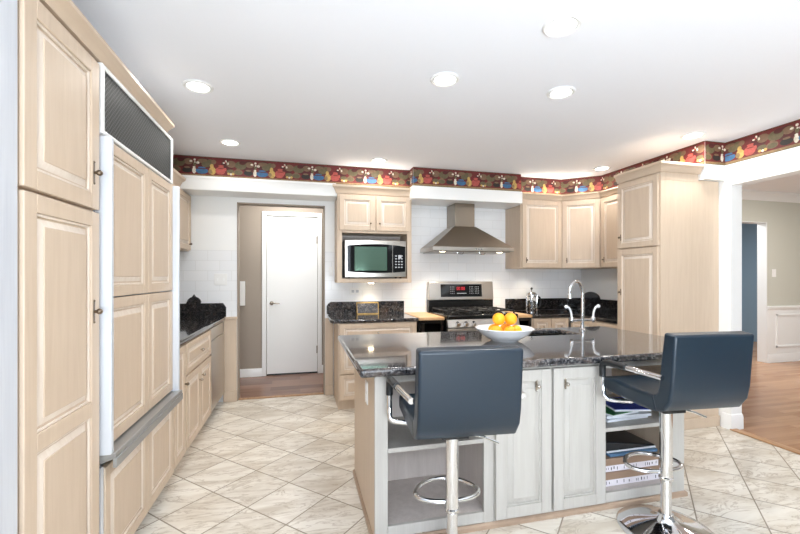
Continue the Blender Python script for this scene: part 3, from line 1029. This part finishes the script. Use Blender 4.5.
# tall cabinet
TX, TY0, TY1 = 2.93, 2.72, 3.175
t = thing('pantry_cabinet', 'tall maple cabinet with two stacked doors beside the dining room opening', 'cabinet', (3.23, 2.95, 0))
B().box(TX, XR - .004, TY0, TY1, .09, 2.133).build('body', 'maple', t, bevel=.002)
B().box(TX - .006, XR - .004, TY0 - .012, TY1, 0, .09).build('plinth', 'maple', t, bevel=.004)
b = B()
b.sweep([(TX, TY1), (TX, TY0), (3.325, TY0)], [(-.006, 2.12), (.002, 2.12), (.002, 2.185), (-.006, 2.185)])
b.build('frieze', 'maple', t)
door(t, RIGHT(TY0 + .01, 1.567, TX), .435, .60, kn=(.395, .10))
door(t, RIGHT(TY0 + .01, .10, TX), .435, 1.455, kn=(.395, 1.06), panels=[(.055, .70), (.76, 1.40)][:0] or [(.055, 1.40)])
B().sweep([(TX, TY1), (TX, TY0), (3.33, TY0)], [(-.004, 2.183), (.016, 2.183), (.022, 2.195), (.044, 2.232), (.056, 2.238), (.056, 2.258), (-.004, 2.258)]).build('crown', 'maple_h', t)
# base units and counter of the corner
t = thing('base_cabinet', 'maple base cabinet with drawers on the back wall right of the range', 'cabinet', (2.7, 4.18, 0))
B().box(2.465, 2.915, 3.90, YB - .03, .1, .848).build('body', 'maple', t)
B().box(2.465, 2.915, 3.95, YB - .03, 0, .1).build('toe_kick', 'maple', t)
for x0 in (2.475, 2.698):
    door(t, BACK(x0, .665, 3.90), .213, .175, name='drawer', st=.04, kn=(.114, .088), plate=False, kmat='nickel', kr=.009)
    door(t, BACK(x0, .11, 3.90), .213, .545, st=.045, kn=(.114, .49), plate=False, kmat='nickel', kr=.009)
t = thing('base_cabinet', 'maple base cabinet on the right wall between the corner and the tall cabinet', 'cabinet', (3.25, 3.55, 0))
B().box(2.96, XR - .004, 3.185, 3.885, .1, .848).build('body', 'maple', t)
B().box(3.01, XR - .004, 3.185, 3.885, 0, .1).build('toe_kick', 'maple', t)
for y0 in (3.195, 3.543):
    door(t, RIGHT(y0, .665, 2.96), .337, .175, name='drawer', st=.04, kn=(.17, .088), plate=False, kmat='nickel', kr=.009)
    door(t, RIGHT(y0, .11, 2.96), .337, .545, st=.05, kn=(.17, .49), plate=False, kmat='nickel', kr=.009)
t = thing('countertop', 'black granite corner countertop with arched backsplash behind the coffee press', 'countertop', (3.0, 4.1, .849))
B().prism([(2.46, YB - .028), (2.46, 3.875), (2.935, 3.875), (2.935, 3.182), (XR - .004, 3.182), (XR - .004, YB - .028)], .849, .886).build('slab', 'granite_black', t, bevel=.01, seg=3)
b = B()
b.box(2.46, XR - .03, YB - .024, YB - .002, .886, 1.03)
yc = 4.29
pts = [(3.19, .886), (YB - .004, .886), (YB - .004, 1.03), (yc + .155, 1.03)] + [(yc + .15 * math.cos(q), 1.03 + .085 * math.sin(q)) for q in [PI * i / 12 for i in range(1, 12)]] + [(yc - .155, 1.03), (3.19, 1.03)]
nn = len(pts)
b.add([(XR - .026, y_, z_) for y_, z_ in pts] + [(XR - .004, y_, z_) for y_, z_ in pts],
      [list(range(nn)), [nn + i for i in range(nn)]] + [(i, (i + 1) % nn, nn + (i + 1) % nn, nn + i) for i in range(nn)])
b.build('backsplash', 'granite_black', t, bevel=.004)

# ---------------------------------------------------------------- island
IX0, IX1, IY0, IY1 = .35, 2.22, 1.90, 2.64
IT = .829
t = thing('kitchen_island', 'whitewashed kitchen island base with open shelves at both ends and two doors', 'island', (1.3, 2.27, 0))
b = B()
b.box(IX0, IX0 + .02, IY0 + .02, IY1, .0, IT)
b.build('side_panel', 'maple', t, bevel=.002)
B().box(IX1 - .02, IX1, IY0 + .02, IY1, .0, IT).build('side_panel', 'maple', t, bevel=.002)
b = B()
b.box(IX0 + .02, IX1 - .02, IY1 - .02, IY1, .0, .64).box(IX0 + .02, 1.585, IY1 - .02, IY1, .64, IT).box(2.095, IX1 - .02, IY1 - .02, IY1, .64, IT)
b.build('back_panel', 'maple', t)
b = B()
b.box(1.57, 1.585, IY1, 2.94, .625, IT).box(2.095, 2.11, IY1, 2.94, .625, IT).box(1.585, 2.095, 2.925, 2.94, .625, IT).box(1.585, 2.095, IY1, 2.925, .625, .64)
b.build('sink_housing', 'maple', t)
b = B()
b.box(IX0, .415, IY0, IY0 + .02, .0, IT).box(.922, .975, IY0, IY0 + .02, .0, IT).box(1.645, 1.668, IY0, IY0 + .02, 0, IT).box(2.13, IX1, IY0, IY0 + .02, 0, IT)
b.box(.415, .922, IY0, IY0 + .02, .03, .085).box(1.668, 2.13, IY0, IY0 + .02, .03, .085).box(.975, 1.645, IY0, IY0 + .02, 0, IT)
b.box(.415, .922, IY0, IY0 + .02, .785, IT).box(1.668, 2.13, IY0, IY0 + .02, .785, IT)
b.build('face_frame', 'island', t, bevel=.003)
b = B()
b.box(IX0 + .02, IX1 - .02, IY0 + .02, IY1 - .02, .02, .085)
b.build('deck', 'inner', t)
b = B()
b.box(.94, .96, IY0 + .02, IY1 - .02, .085, IT)
b.build('partition', 'inner', t)
B().box(1.65, 1.668, IY0 + .02, IY1 - .02, .085, .66).box(1.65, 1.668, IY0 + .02, 2.55, .66, IT).build('partition', 'inner', t)
B().box(IX0 + .02, .94, 2.33, 2.345, .085, IT).build('shelf_back', 'inner', t)
B().box(1.668, IX1 - .02, 2.45, 2.465, .085, IT).build('shelf_back', 'inner', t)
B().box(IX0 + .021, .939, IY0 + .004, 2.33, .44, .463).build('shelf', 'island', t, bevel=.003)
B().box(1.669, IX1 - .021, IY0 + .004, 2.45, .425, .448).build('shelf', 'island', t, bevel=.003)
door(t, BACK(.979, .045, IY0), .325, .765, mt='island', st=.06, kn=(.235, .68), kmat='nickel', kr=.011)
door(t, BACK(1.318, .045, IY0), .325, .765, mt='island', st=.06, kn=(.072, .68), kmat='nickel', kr=.011)
b = B()
b.sweep([(IX0, IY1), (IX0, IY0), (IX1, IY0), (IX1, IY1)], [(0, 0), (.012, 0), (.012, .022), (.004, .03), (0, .03)])
b.build('base_trim', 'taupewood', t)
b = B()
b.box(IX0 - .005, IX0, 2.10, 2.17, .62, .74).box(IX0 - .008, IX0 - .004, 2.115, 2.155, .635, .67).box(IX0 - .008, IX0 - .004, 2.115, 2.155, .69, .725)
b.build('outlet_plate', 'plate', t, bevel=.002)

CX0, CX1, CY0, CY1, CZ0, CZ1 = .27, 2.57, 1.837, 2.98, .8295, .870
SX0, SX1, SY0, SY1 = 1.62, 2.06, 2.60, 2.90
b = B()
xs, ys = [CX0, SX0, SX1, CX1], [CY0, SY0, SY1, CY1]
vs_ = [(x_, y_, z_) for z_ in (CZ0, CZ1) for y_ in ys for x_ in xs]
ix = lambda i, j, k: k * 16 + j * 4 + i
fs_ = []
for i in range(3):
    for j in range(3):
        if i == 1 and j == 1:
            continue
        for k in (0, 1):
            q = [ix(i, j, k), ix(i + 1, j, k), ix(i + 1, j + 1, k), ix(i, j + 1, k)]
            fs_.append(q if k else q[::-1])
for i in range(3):
    fs_ += [(ix(i, 0, 0), ix(i + 1, 0, 0), ix(i + 1, 0, 1), ix(i, 0, 1)), (ix(i, 3, 0), ix(i, 3, 1), ix(i + 1, 3, 1), ix(i + 1, 3, 0)),
            (ix(0, i, 0), ix(0, i, 1), ix(0, i + 1, 1), ix(0, i + 1, 0)), (ix(3, i, 0), ix(3, i + 1, 0), ix(3, i + 1, 1), ix(3, i, 1))]
fs_ += [(ix(1, 1, 0), ix(1, 1, 1), ix(2, 1, 1), ix(2, 1, 0)), (ix(1, 2, 0), ix(2, 2, 0), ix(2, 2, 1), ix(1, 2, 1)),
        (ix(1, 1, 0), ix(1, 2, 0), ix(1, 2, 1), ix(1, 1, 1)), (ix(2, 1, 0), ix(2, 1, 1), ix(2, 2, 1), ix(2, 2, 0))]
b.add(vs_, fs_)
single(b, 'countertop', 'granite', 'polished dark granite island countertop with the sink and fruit bowl', 'countertop', (1.42, 2.4, CZ0), bevel=.014, seg=4)
b = B()
x0, x1, y0, y1, zb_ = SX0 - .012, SX1 + .012, SY0 - .012, SY1 + .012, .66
z1 = CZ0 - .0005
vo = [(x0, y0), (x1, y0), (x1, y1), (x0, y1)]
vin = [(SX0 + .004, SY0 + .004), (SX1 - .004, SY0 + .004), (SX1 - .004, SY1 - .004), (SX0 + .004, SY1 - .004)]
b.add([(p[0], p[1], z1) for p in vo] + [(p[0], p[1], zb_) for p in vo] + [(p[0], p[1], z1) for p in vin] + [(p[0], p[1], zb_ + .01) for p in vin],
      [(i, (i + 1) % 4, 4 + (i + 1) % 4, 4 + i) for i in range(4)] + [(i, 8 + i, 8 + (i + 1) % 4, (i + 1) % 4) for i in range(4)] +
      [(8 + i, 12 + i, 12 + (i + 1) % 4, 8 + (i + 1) % 4) for i in range(4)] + [(4, 5, 6, 7), (12, 15, 14, 13)])
single(b, 'sink', 'black', 'dark undermount sink set into the island countertop', 'sink', (1.84, 2.75, .66), bevel=.003)

# faucet
fx, fy, fz = 2.20, 2.76, CZ1
t = thing('faucet', 'chrome gooseneck bridge faucet with two lever handles on the island', 'faucet', (fx, fy, fz))
b = B()
b.lathe([(.028, 0), (.028, .008), (.017, .02), (.014, .05), (.001, .051)], (fx, fy, fz), 24)
arc = [(fx, fy, fz + .04), (fx, fy, fz + .30)]
for i in range(1, 12):
    a = PI * i / 11
    arc.append((fx - .075 + .075 * math.cos(a), fy - .02 * (1 - math.cos(a)), fz + .30 + .095 * math.sin(a)))
arc.append((fx - .15, fy - .04, fz + .285))
b.tube(arc, .0125, 16)
b.build('spout', 'chrome', t)
B().cyl((arc[-1][0], arc[-1][1], fz + .29), (arc[-1][0], arc[-1][1], fz + .262), .017, n=16).build('aerator', 'chrome', t)
b = B()
b.tube([(fx - .11, fy, fz + .085), (fx + .11, fy, fz + .085)], .011, 12)
b.build('bridge', 'chrome', t)
for s_ in (-1, 1):
    b = B()
    hx = fx + s_ * .10
    b.lathe([(.001, .064), (.010, .066), (.016, .075), (.017, .08), (.017, .1), (.012, .11), (.001, .111)], (hx, fy, fz), 20)
    h_ = b.build('valve', 'chrome', t)
    b = B()
    b.tube([(hx, fy, fz + .105), (hx + s_ * .005, fy, fz + .15), (hx + s_ * .022, fy, fz + .185), (hx + s_ * .045, fy, fz + .195)], .008, 10, smooth=2)
    b.ball((hx + s_ * .05, fy, fz + .193), .015, 14, 8)
    b.build('lever', 'porcelain', h_)

# bowl of oranges
bx, by, bz = 1.345, 2.46, CZ1
b = B()
b.lathe([(.001, .0), (.085, .0), (.09, .006), (.12, .02), (.16, .048), (.188, .078), (.195, .085), (.19, .088), (.18, .082), (.15, .055), (.11, .028), (.07, .016), (.001, .014)], (bx, by, bz), 48)
single(b, 'fruit_bowl', 'porcelain', 'wide white porcelain bowl full of oranges on the island', 'bowl', (bx, by, bz))
R5 = .0748
ring = [(R5 * math.cos(math.radians(q)), R5 * math.sin(math.radians(q)), .064) for q in (198, 270, 342, 54, 126)]
labs = ['orange low at the left end of the white bowl', 'orange low at the front middle of the white bowl', 'orange low at the right end of the white bowl',
        'orange at the back of the white bowl under the upper right fruit', 'orange at the back of the white bowl under the upper left fruit',
        'upper left of the two topmost oranges in the white bowl', 'upper right of the two topmost oranges in the white bowl']
spots = [p + (l_,) for p, l_ in zip(ring + [(-.0442, -.004, .146), (.0442, -.004, .145)], labs)]
first = None
for dx_, dy_, dz_, lab in spots:
    if first is None:
        ob = B()
        ob.ball((0, 0, 0), .043, 24, 16, .98)
        first = ob.build('orange', 'orange')
        B().cyl((0, 0, .0405), (0, 0, .0428), .004, n=8).build('stem_scar', 'wp_olive', first)
        o = first
    else:
        o = first.copy()
        COL.objects.link(o)
        ch = first.children[0].copy()
        COL.objects.link(ch)
        ch.parent = o
    o.location = (bx + dx_, by + dy_, bz + dz_)
    o.rotation_euler = (random.uniform(-.6, .6), random.uniform(-.6, .6), random.uniform(0, 6))
    tag(o, lab, 'orange', 'oranges in the white bowl')

# french press on the corner counter
px, py, pz = 2.65, 4.20, .8862
t = thing('french_press', 'glass coffee press with chrome frame on the counter right of the range', 'coffee press', (px, py, pz))
B().lathe([(.001, .008), (.045, .008), (.047, .012), (.047, .165), (.044, .165), (.044, .014), (.001, .012)], (px, py, pz), 28).build('carafe', 'glass', t)
b = B()
b.lathe([(.001, 0), (.05, 0), (.05, .008), (.001, .008)], (px, py, pz), 28)
for z in (.03, .145):
    b.lathe([(.047, z), (.051, z), (.051, z + .012), (.047, z + .012)], (px, py, pz), 28)
for i in range(4):
    a = PI / 4 + PI / 2 * i
    b.cyl((px + .05 * math.cos(a), py + .05 * math.sin(a), pz), (px + .05 * math.cos(a), py + .05 * math.sin(a), pz + .155), .004, n=8)
b.build('frame', 'chrome', t)
B().lathe([(.001, .165), (.051, .165), (.05, .175), (.03, .188), (.001, .19)], (px, py, pz), 28).build('lid', 'chrome', t)
b = B()
b.cyl((px, py, pz + .19), (px, py, pz + .215), .003, n=8)
b.ball((px, py, pz + .222), .011, 14, 8)
b.build('plunger', 'blackmatte', t)
B().tube([(px + .05, py, pz + .14), (px + .09, py, pz + .145), (px + .1, py, pz + .09), (px + .085, py, pz + .04), (px + .05, py, pz + .035)], .008, 10, smooth=2).build('handle', 'blackmatte', t)

for o in t.children:
    o.scale = (1.22, 1.22, 1.25)

# leaning speckled panel added for a patch of light on the backsplash
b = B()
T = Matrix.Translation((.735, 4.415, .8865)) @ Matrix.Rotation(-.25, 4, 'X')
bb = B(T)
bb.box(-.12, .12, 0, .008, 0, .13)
tt = thing('light_patch_panel', 'small speckled panel standing in for a patch of light on the backsplash below the microwave', 'tray', (.735, 4.43, .8865))
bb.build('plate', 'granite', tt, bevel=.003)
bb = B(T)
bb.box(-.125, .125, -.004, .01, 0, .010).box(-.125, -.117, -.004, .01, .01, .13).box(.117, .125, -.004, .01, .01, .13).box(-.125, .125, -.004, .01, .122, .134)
bb.build('rim', 'wp_yellow', tt, bevel=.002)  # yellow edging paints the bright border of that light

# ---------------------------------------------------------------- things on the island's right shelves
sx = 1.90
def box_of(name, x0, x1, y0, y1, z0, z1, lab):
    t_ = thing(name, lab, 'box', ((x0 + x1) / 2, (y0 + y1) / 2, z0), 'boxes in the island')
    zm = z0 + (z1 - z0) * .48
    l_ = B().box(x0, x1, y0, y1, zm - .001, z1).build('lid', 'brownbox', t_, bevel=.002)
    b_ = B()
    b_.box(x0 + .003, x1 - .003, y0 + .003, y1 - .003, z0, zm - .001)
    b_.cur = 1
    rr = random.Random(int(z0 * 1000))
    x_ = x0 + .02
    while x_ < x1 - .02:
        w__ = rr.uniform(.002, .006)
        b_.box(x_, x_ + w__, y0 + .002, y0 + .0035, z0 + .008 + rr.random() * .006, zm - .008 - rr.random() * .006)
        x_ += w__ + rr.uniform(.005, .03 if rr.random() < .5 else .07)
    b_.build('tray', ['whitebox', 'print'], t_)
box_of('storage_box', 1.70, 2.10, 1.955, 2.28, .0855, .165, 'brown and white printed box at the bottom of the island shelf stack')
box_of('storage_box', 1.705, 2.10, 1.96, 2.28, .1655, .243, 'brown and white printed box second from the bottom in the island')
b = B()
b.box(1.76, 2.10, 1.97, 2.25, .2435, .262)
single(b, 'book', 'bluebook', 'blue grey book lying on the printed boxes in the island', 'book', (1.93, 2.1, .2435), bevel=.004)
t = thing('ring_binder', 'black sloping binder lying on top of the blue book in the island', 'binder', (1.9, 2.15, .2625))
b = B()
b.frustum([(1.69, 1.99, .2625), (2.10, 1.99, .2625), (2.10, 2.30, .2625), (1.69, 2.30, .2625)], [(1.69, 1.99, .335), (2.10, 1.99, .280), (2.10, 2.30, .280), (1.69, 2.30, .335)])
b.build('cover', 'binder', t, bevel=.005)
B().box(1.75, 2.10, 1.985, 1.991, .2645, .2735).build('pages', 'paper', t)
z = .4485
for i, (mt_, dx_, rot_, lab) in enumerate((('paper', 0, .05, 'white magazine at the bottom of the pile on the upper island shelf'),
                                          ('paper', .02, -.06, 'white magazine in the middle of the pile on the upper island shelf'),
                                          ('greenp', -.03, .18, 'green magazine near the top of the pile on the upper island shelf'),
                                          ('bluep', .07, -.22, 'blue and white leaflet on top of the pile on the upper island shelf'))):
    T = Matrix.Translation((1.89 + dx_, 2.10, z)) @ Matrix.Rotation(rot_, 4, 'Z')
    t = thing('magazine', lab, 'magazine', (1.89 + dx_, 2.10, z), 'magazines in the island')
    hw = .15 if i < 2 else .11
    B(T).box(-hw, hw, -.12, .12, 0, .012).build('pages', 'paper', t, bevel=.001)
    B(T).box(-hw, hw, -.121, .121, .012, .015).build('cover', mt_, t)
    z += .0155

# ---------------------------------------------------------------- bar stools
def make_stool():
    t_ = thing('bar_stool', 'x', 'bar stool', (0, 0, 0), 'black bar stools at the island')
    t_['_base'] = (0, 0, 0)
    W = .207
    B().lathe([(.001, 0), (.222, 0), (.224, .006), (.216, .012), (.17, .022), (.11, .036), (.06, .054), (.04, .072), (.034, .09), (.001, .09)], (0, 0, 0), 56).build('base', 'chrome', t_)
    B().lathe([(.026, .07), (.0245, .075), (.0245, .30), (.02, .301), (.001, .301)], (0, 0, 0), 28).build('pole', 'chrome', t_)
    B().lathe([(.031, .262), (.033, .266), (.033, .276), (.0285, .28), (.0285, .62), (.001, .621)], (0, 0, 0), 28).build('sleeve', 'chrome', t_)
    # D-shaped foot rest in front of the pole
    pts = [(-.03, .01, .30), (-.10, .02, .302), (-.15, .055, .304), (-.145, .12, .306), (-.06, .20, .308), (.06, .20, .308), (.145, .12, .306), (.15, .055, .304), (.10, .02, .302), (.03, .01, .30)]
    B().tube(pts, .011, 12, smooth=2).build('footrest', 'chrome', t_)
    b_ = B()
    b_.box(-.12, .12, -.08, .13, .63, .648)
    b_.box(-.06, .06, -.06, .06, .60, .632)
    b_.build('mounting_plate', 'blackmatte', t_, bevel=.004)
    b_ = B()
    b_.tube([(.02, -.01, .606), (.12, -.02, .598), (.205, -.03, .562)], .006, 10, smooth=1)
    b_.build('lever', 'chrome', t_)

    def slab(path, name):
        bb = B()
        n_ = len(path)
        vs_, fs_ = [], []
        for i, (y_, z_, th) in enumerate(path):
            y0, z0, _ = path[max(i - 1, 0)]
            y1, z1_, _ = path[min(i + 1, n_ - 1)]
            d_ = Vector((y1 - y0, z1_ - z0)).normalized()
            nn_ = Vector((-d_.y, d_.x))
            for sx_ in (-W, W):
                for k_ in (-.5, .5):
                    vs_.append((sx_, y_ + nn_.x * th * k_, z_ + nn_.y * th * k_))
        for i in range(n_ - 1):
            a_, c_ = i * 4, i * 4 + 4
            fs_ += [(a_, a_ + 1, c_ + 1, c_), (a_ + 2, c_ + 2, c_ + 3, a_ + 3), (a_, c_, c_ + 2, a_ + 2), (a_ + 1, a_ + 3, c_ + 3, c_ + 1)]
        fs_ += [(0, 2, 3, 1), (n_ * 4 - 4, n_ * 4 - 3, n_ * 4 - 1, n_ * 4 - 2)]
        bb.add(vs_, fs_)
        return bb.build(name, 'leather', t_, bevel=.022, seg=4, angle=50)
    slab([(.215, .695, .07), (.15, .697, .08), (.05, .693, .08), (-.06, .689, .08), (-.14, .690, .08), (-.165, .698, .08)], 'seat')
    slab([(-.15, .693, .08), (-.185, .705, .08), (-.208, .738, .078), (-.219, .79, .076), (-.226, .87, .074), (-.234, .95, .07), (-.243, 1.028, .066)], 'backrest')
    for s_ in (-1, 1):
        A = .262
        b_ = B()
        b_.tube([(s_ * .13, .08, .628), (s_ * .20, .10, .628), (s_ * A, .115, .635), (s_ * A, .132, .68), (s_ * A, .135, .77), (s_ * A, .132, .82), (s_ * A, .10, .832), (s_ * (A - .012), -.05, .832), (s_ * .226, -.225, .828)], .0125, 12, smooth=2)
        a_ = b_.build('armrest', 'chrome', t_)
        b_ = B()
        b_.tube([(s_ * A, .135, .75), (s_ * A, .135, .79), (s_ * A, .13, .82), (s_ * A, .10, .8325), (s_ * (A - .010), -.03, .8325)], .0165, 12, smooth=2)
        b_.build('arm_pad', 'padblack', a_)
    return t_


st = make_stool()
def copy_tree(o, parent=None):
    c_ = o.copy()
    COL.objects.link(c_)
    if parent is not None:
        c_.parent = parent
    for ch in list(o.children):
        copy_tree(ch, c_)
    return c_
s2 = copy_tree(st)
st.location, st.rotation_euler = (.655, 1.668, 0), (0, 0, math.radians(-5))
s2.location, s2.rotation_euler = (1.822, 1.66, 0), (0, 0, math.radians(-5))
for o in s2.children:      # this stool is cranked a little higher
    if o.name.split('.')[0] in ('seat', 'backrest', 'armrest', 'mounting_plate', 'lever'):
        o.location.z += .018
st['label'] = 'black leather bar stool before the left open island shelves'
s2['label'] = 'black leather bar stool before the island shelf with boxes'

# ---------------------------------------------------------------- plates on the walls
def plate(lab, T, w_, h_, slots, cat='wall plate', name='outlet_plate'):
    t_ = thing(name, lab, cat, T.translation)
    B(T).box(-w_ / 2, w_ / 2, .0005, .007, -h_ / 2, h_ / 2).build('cover', 'plate', t_, bevel=.002)
    b_ = B(T)
    for x_, z_, ww, hh_ in slots:
        b_.box(x_ - ww / 2, x_ + ww / 2, .006, .010, z_ - hh_ / 2, z_ + hh_ / 2)
    b_.build('toggle' if 'switch' in name else 'socket', 'trimwhite' if 'switch' in name else 'grey_display', t_)
plate('white double switch plate on the tiled wall above the left counter', BACK(-.80, 1.275, YB), .125, .12, [(-.03, 0, .012, .03), (.03, 0, .012, .03)], 'switch', 'switch_plate')
plate('white outlet plate on the tile under the microwave cabinet', BACK(.60, 1.14, YB), .12, .075, [(-.025, 0, .03, .03), (.025, 0, .03, .03)], 'outlet')
plate('narrow white switch plate on the wall left of the microwave cabinet', BACK(.335, 1.365, YB), .04, .10, [(0, 0, .01, .03)], 'switch', 'switch_plate')
plate('white switch plate on the beige dining room wall', BACK(7.0, 1.36, DY), .08, .12, [(0, 0, .012, .03)], 'switch', 'switch_plate')
b = B()
b.box(-.86, -.69, HY - .03, HY - .002, .93, 1.245)
single(b, 'wall_box', 'plate', 'flat white box hung on the taupe hall wall inside the doorway', 'wall box', (-.775, HY - .015, .93), bevel=.004)

# ---------------------------------------------------------------- ceiling lamps
CANS = [(-.60, 2.654, 'recessed ceiling light nearest to the refrigerator grille'), (-.583, 3.69, 'recessed ceiling light before the wallpaper border left of the doorway'),
        (.824, 2.21, 'recessed ceiling light above the left half of the island'), (1.17, 1.606, 'recessed ceiling light closest to the camera above the stools'),
        (1.588, 2.19, 'recessed ceiling light above the island sink'), (.76, 3.90, 'recessed ceiling light in front of the microwave cabinet'),
        (3.115, 2.59, 'recessed ceiling light in front of the tall right cabinet'), (3.118, 3.608, 'recessed ceiling light before the corner wall cabinet')]
for cx, cy_, lab in CANS:
    t = thing('recessed_light', lab, 'ceiling light', (cx, cy_, H), 'recessed ceiling lights')
    B().lathe([(.072, -.001), (.086, -.001), (.084, -.007), (.076, -.011), (.072, -.008)], (cx, cy_, H), 32).build('trim_ring', 'trimwhite', t)
    B().lathe([(.001, -.002), (.074, -.002), (.074, -.007), (.05, -.009), (.001, -.010)], (cx, cy_, H), 32).build('lens', 'lens', t)
    l = bpy.data.lights.new('can_light', 'AREA')
    l.shape, l.size, l.energy, l.color = 'DISK', .12, CAN_W * (.5 if cy_ > 3.5 and cx > 0 else .5 if cx < 0 else 1.1), (1.0, .975, .94)
    o = bpy.data.objects.new('can_light', l)
    o.location = (cx, cy_, H - .014)
    COL.objects.link(o)


def spot(loc, power, col, ang=110, blend=.8, r=.03):
    l = bpy.data.lights.new('lamp_light', 'SPOT')
    l.energy, l.color, l.spot_size, l.spot_blend, l.shadow_soft_size = power, col, math.radians(ang), blend, r
    o = bpy.data.objects.new('lamp_light', l)
    o.location = loc
    COL.objects.link(o)
    return o
WARM = (1.0, .88, .70)
spot((1.50, 4.10, 1.568), 30, WARM, 120)
spot((2.18, 4.10, 1.568), 24, WARM, 120)
spot((.76, 4.36, 1.222), 4, WARM, 120)
spot((2.72, 4.33, 1.392), 4, WARM, 120)
# strip lights lying on top of the cabinets
for (x0, y0, x1, y1, pw) in ((.42, 4.15, 1.12, 4.15, .8), (2.5, 4.118, 3.0, 4.118, 1.0), (3.02, 4.11, 3.32, 3.87, .8)):
    l = bpy.data.lights.new('strip_light', 'AREA')
    l.shape, l.size, l.size_y, l.energy, l.color = 'RECTANGLE', math.hypot(x1 - x0, y1 - y0), .012, pw, (1.0, .93, .82)
    o = bpy.data.objects.new('strip_light', l)
    o.location = ((x0 + x1) / 2, (y0 + y1) / 2, 2.268)
    o.rotation_euler = (PI, 0, -math.atan2(y1 - y0, x1 - x0))
    COL.objects.link(o)

for o in SC.objects:
    if '_base' in o:
        del o['_base']
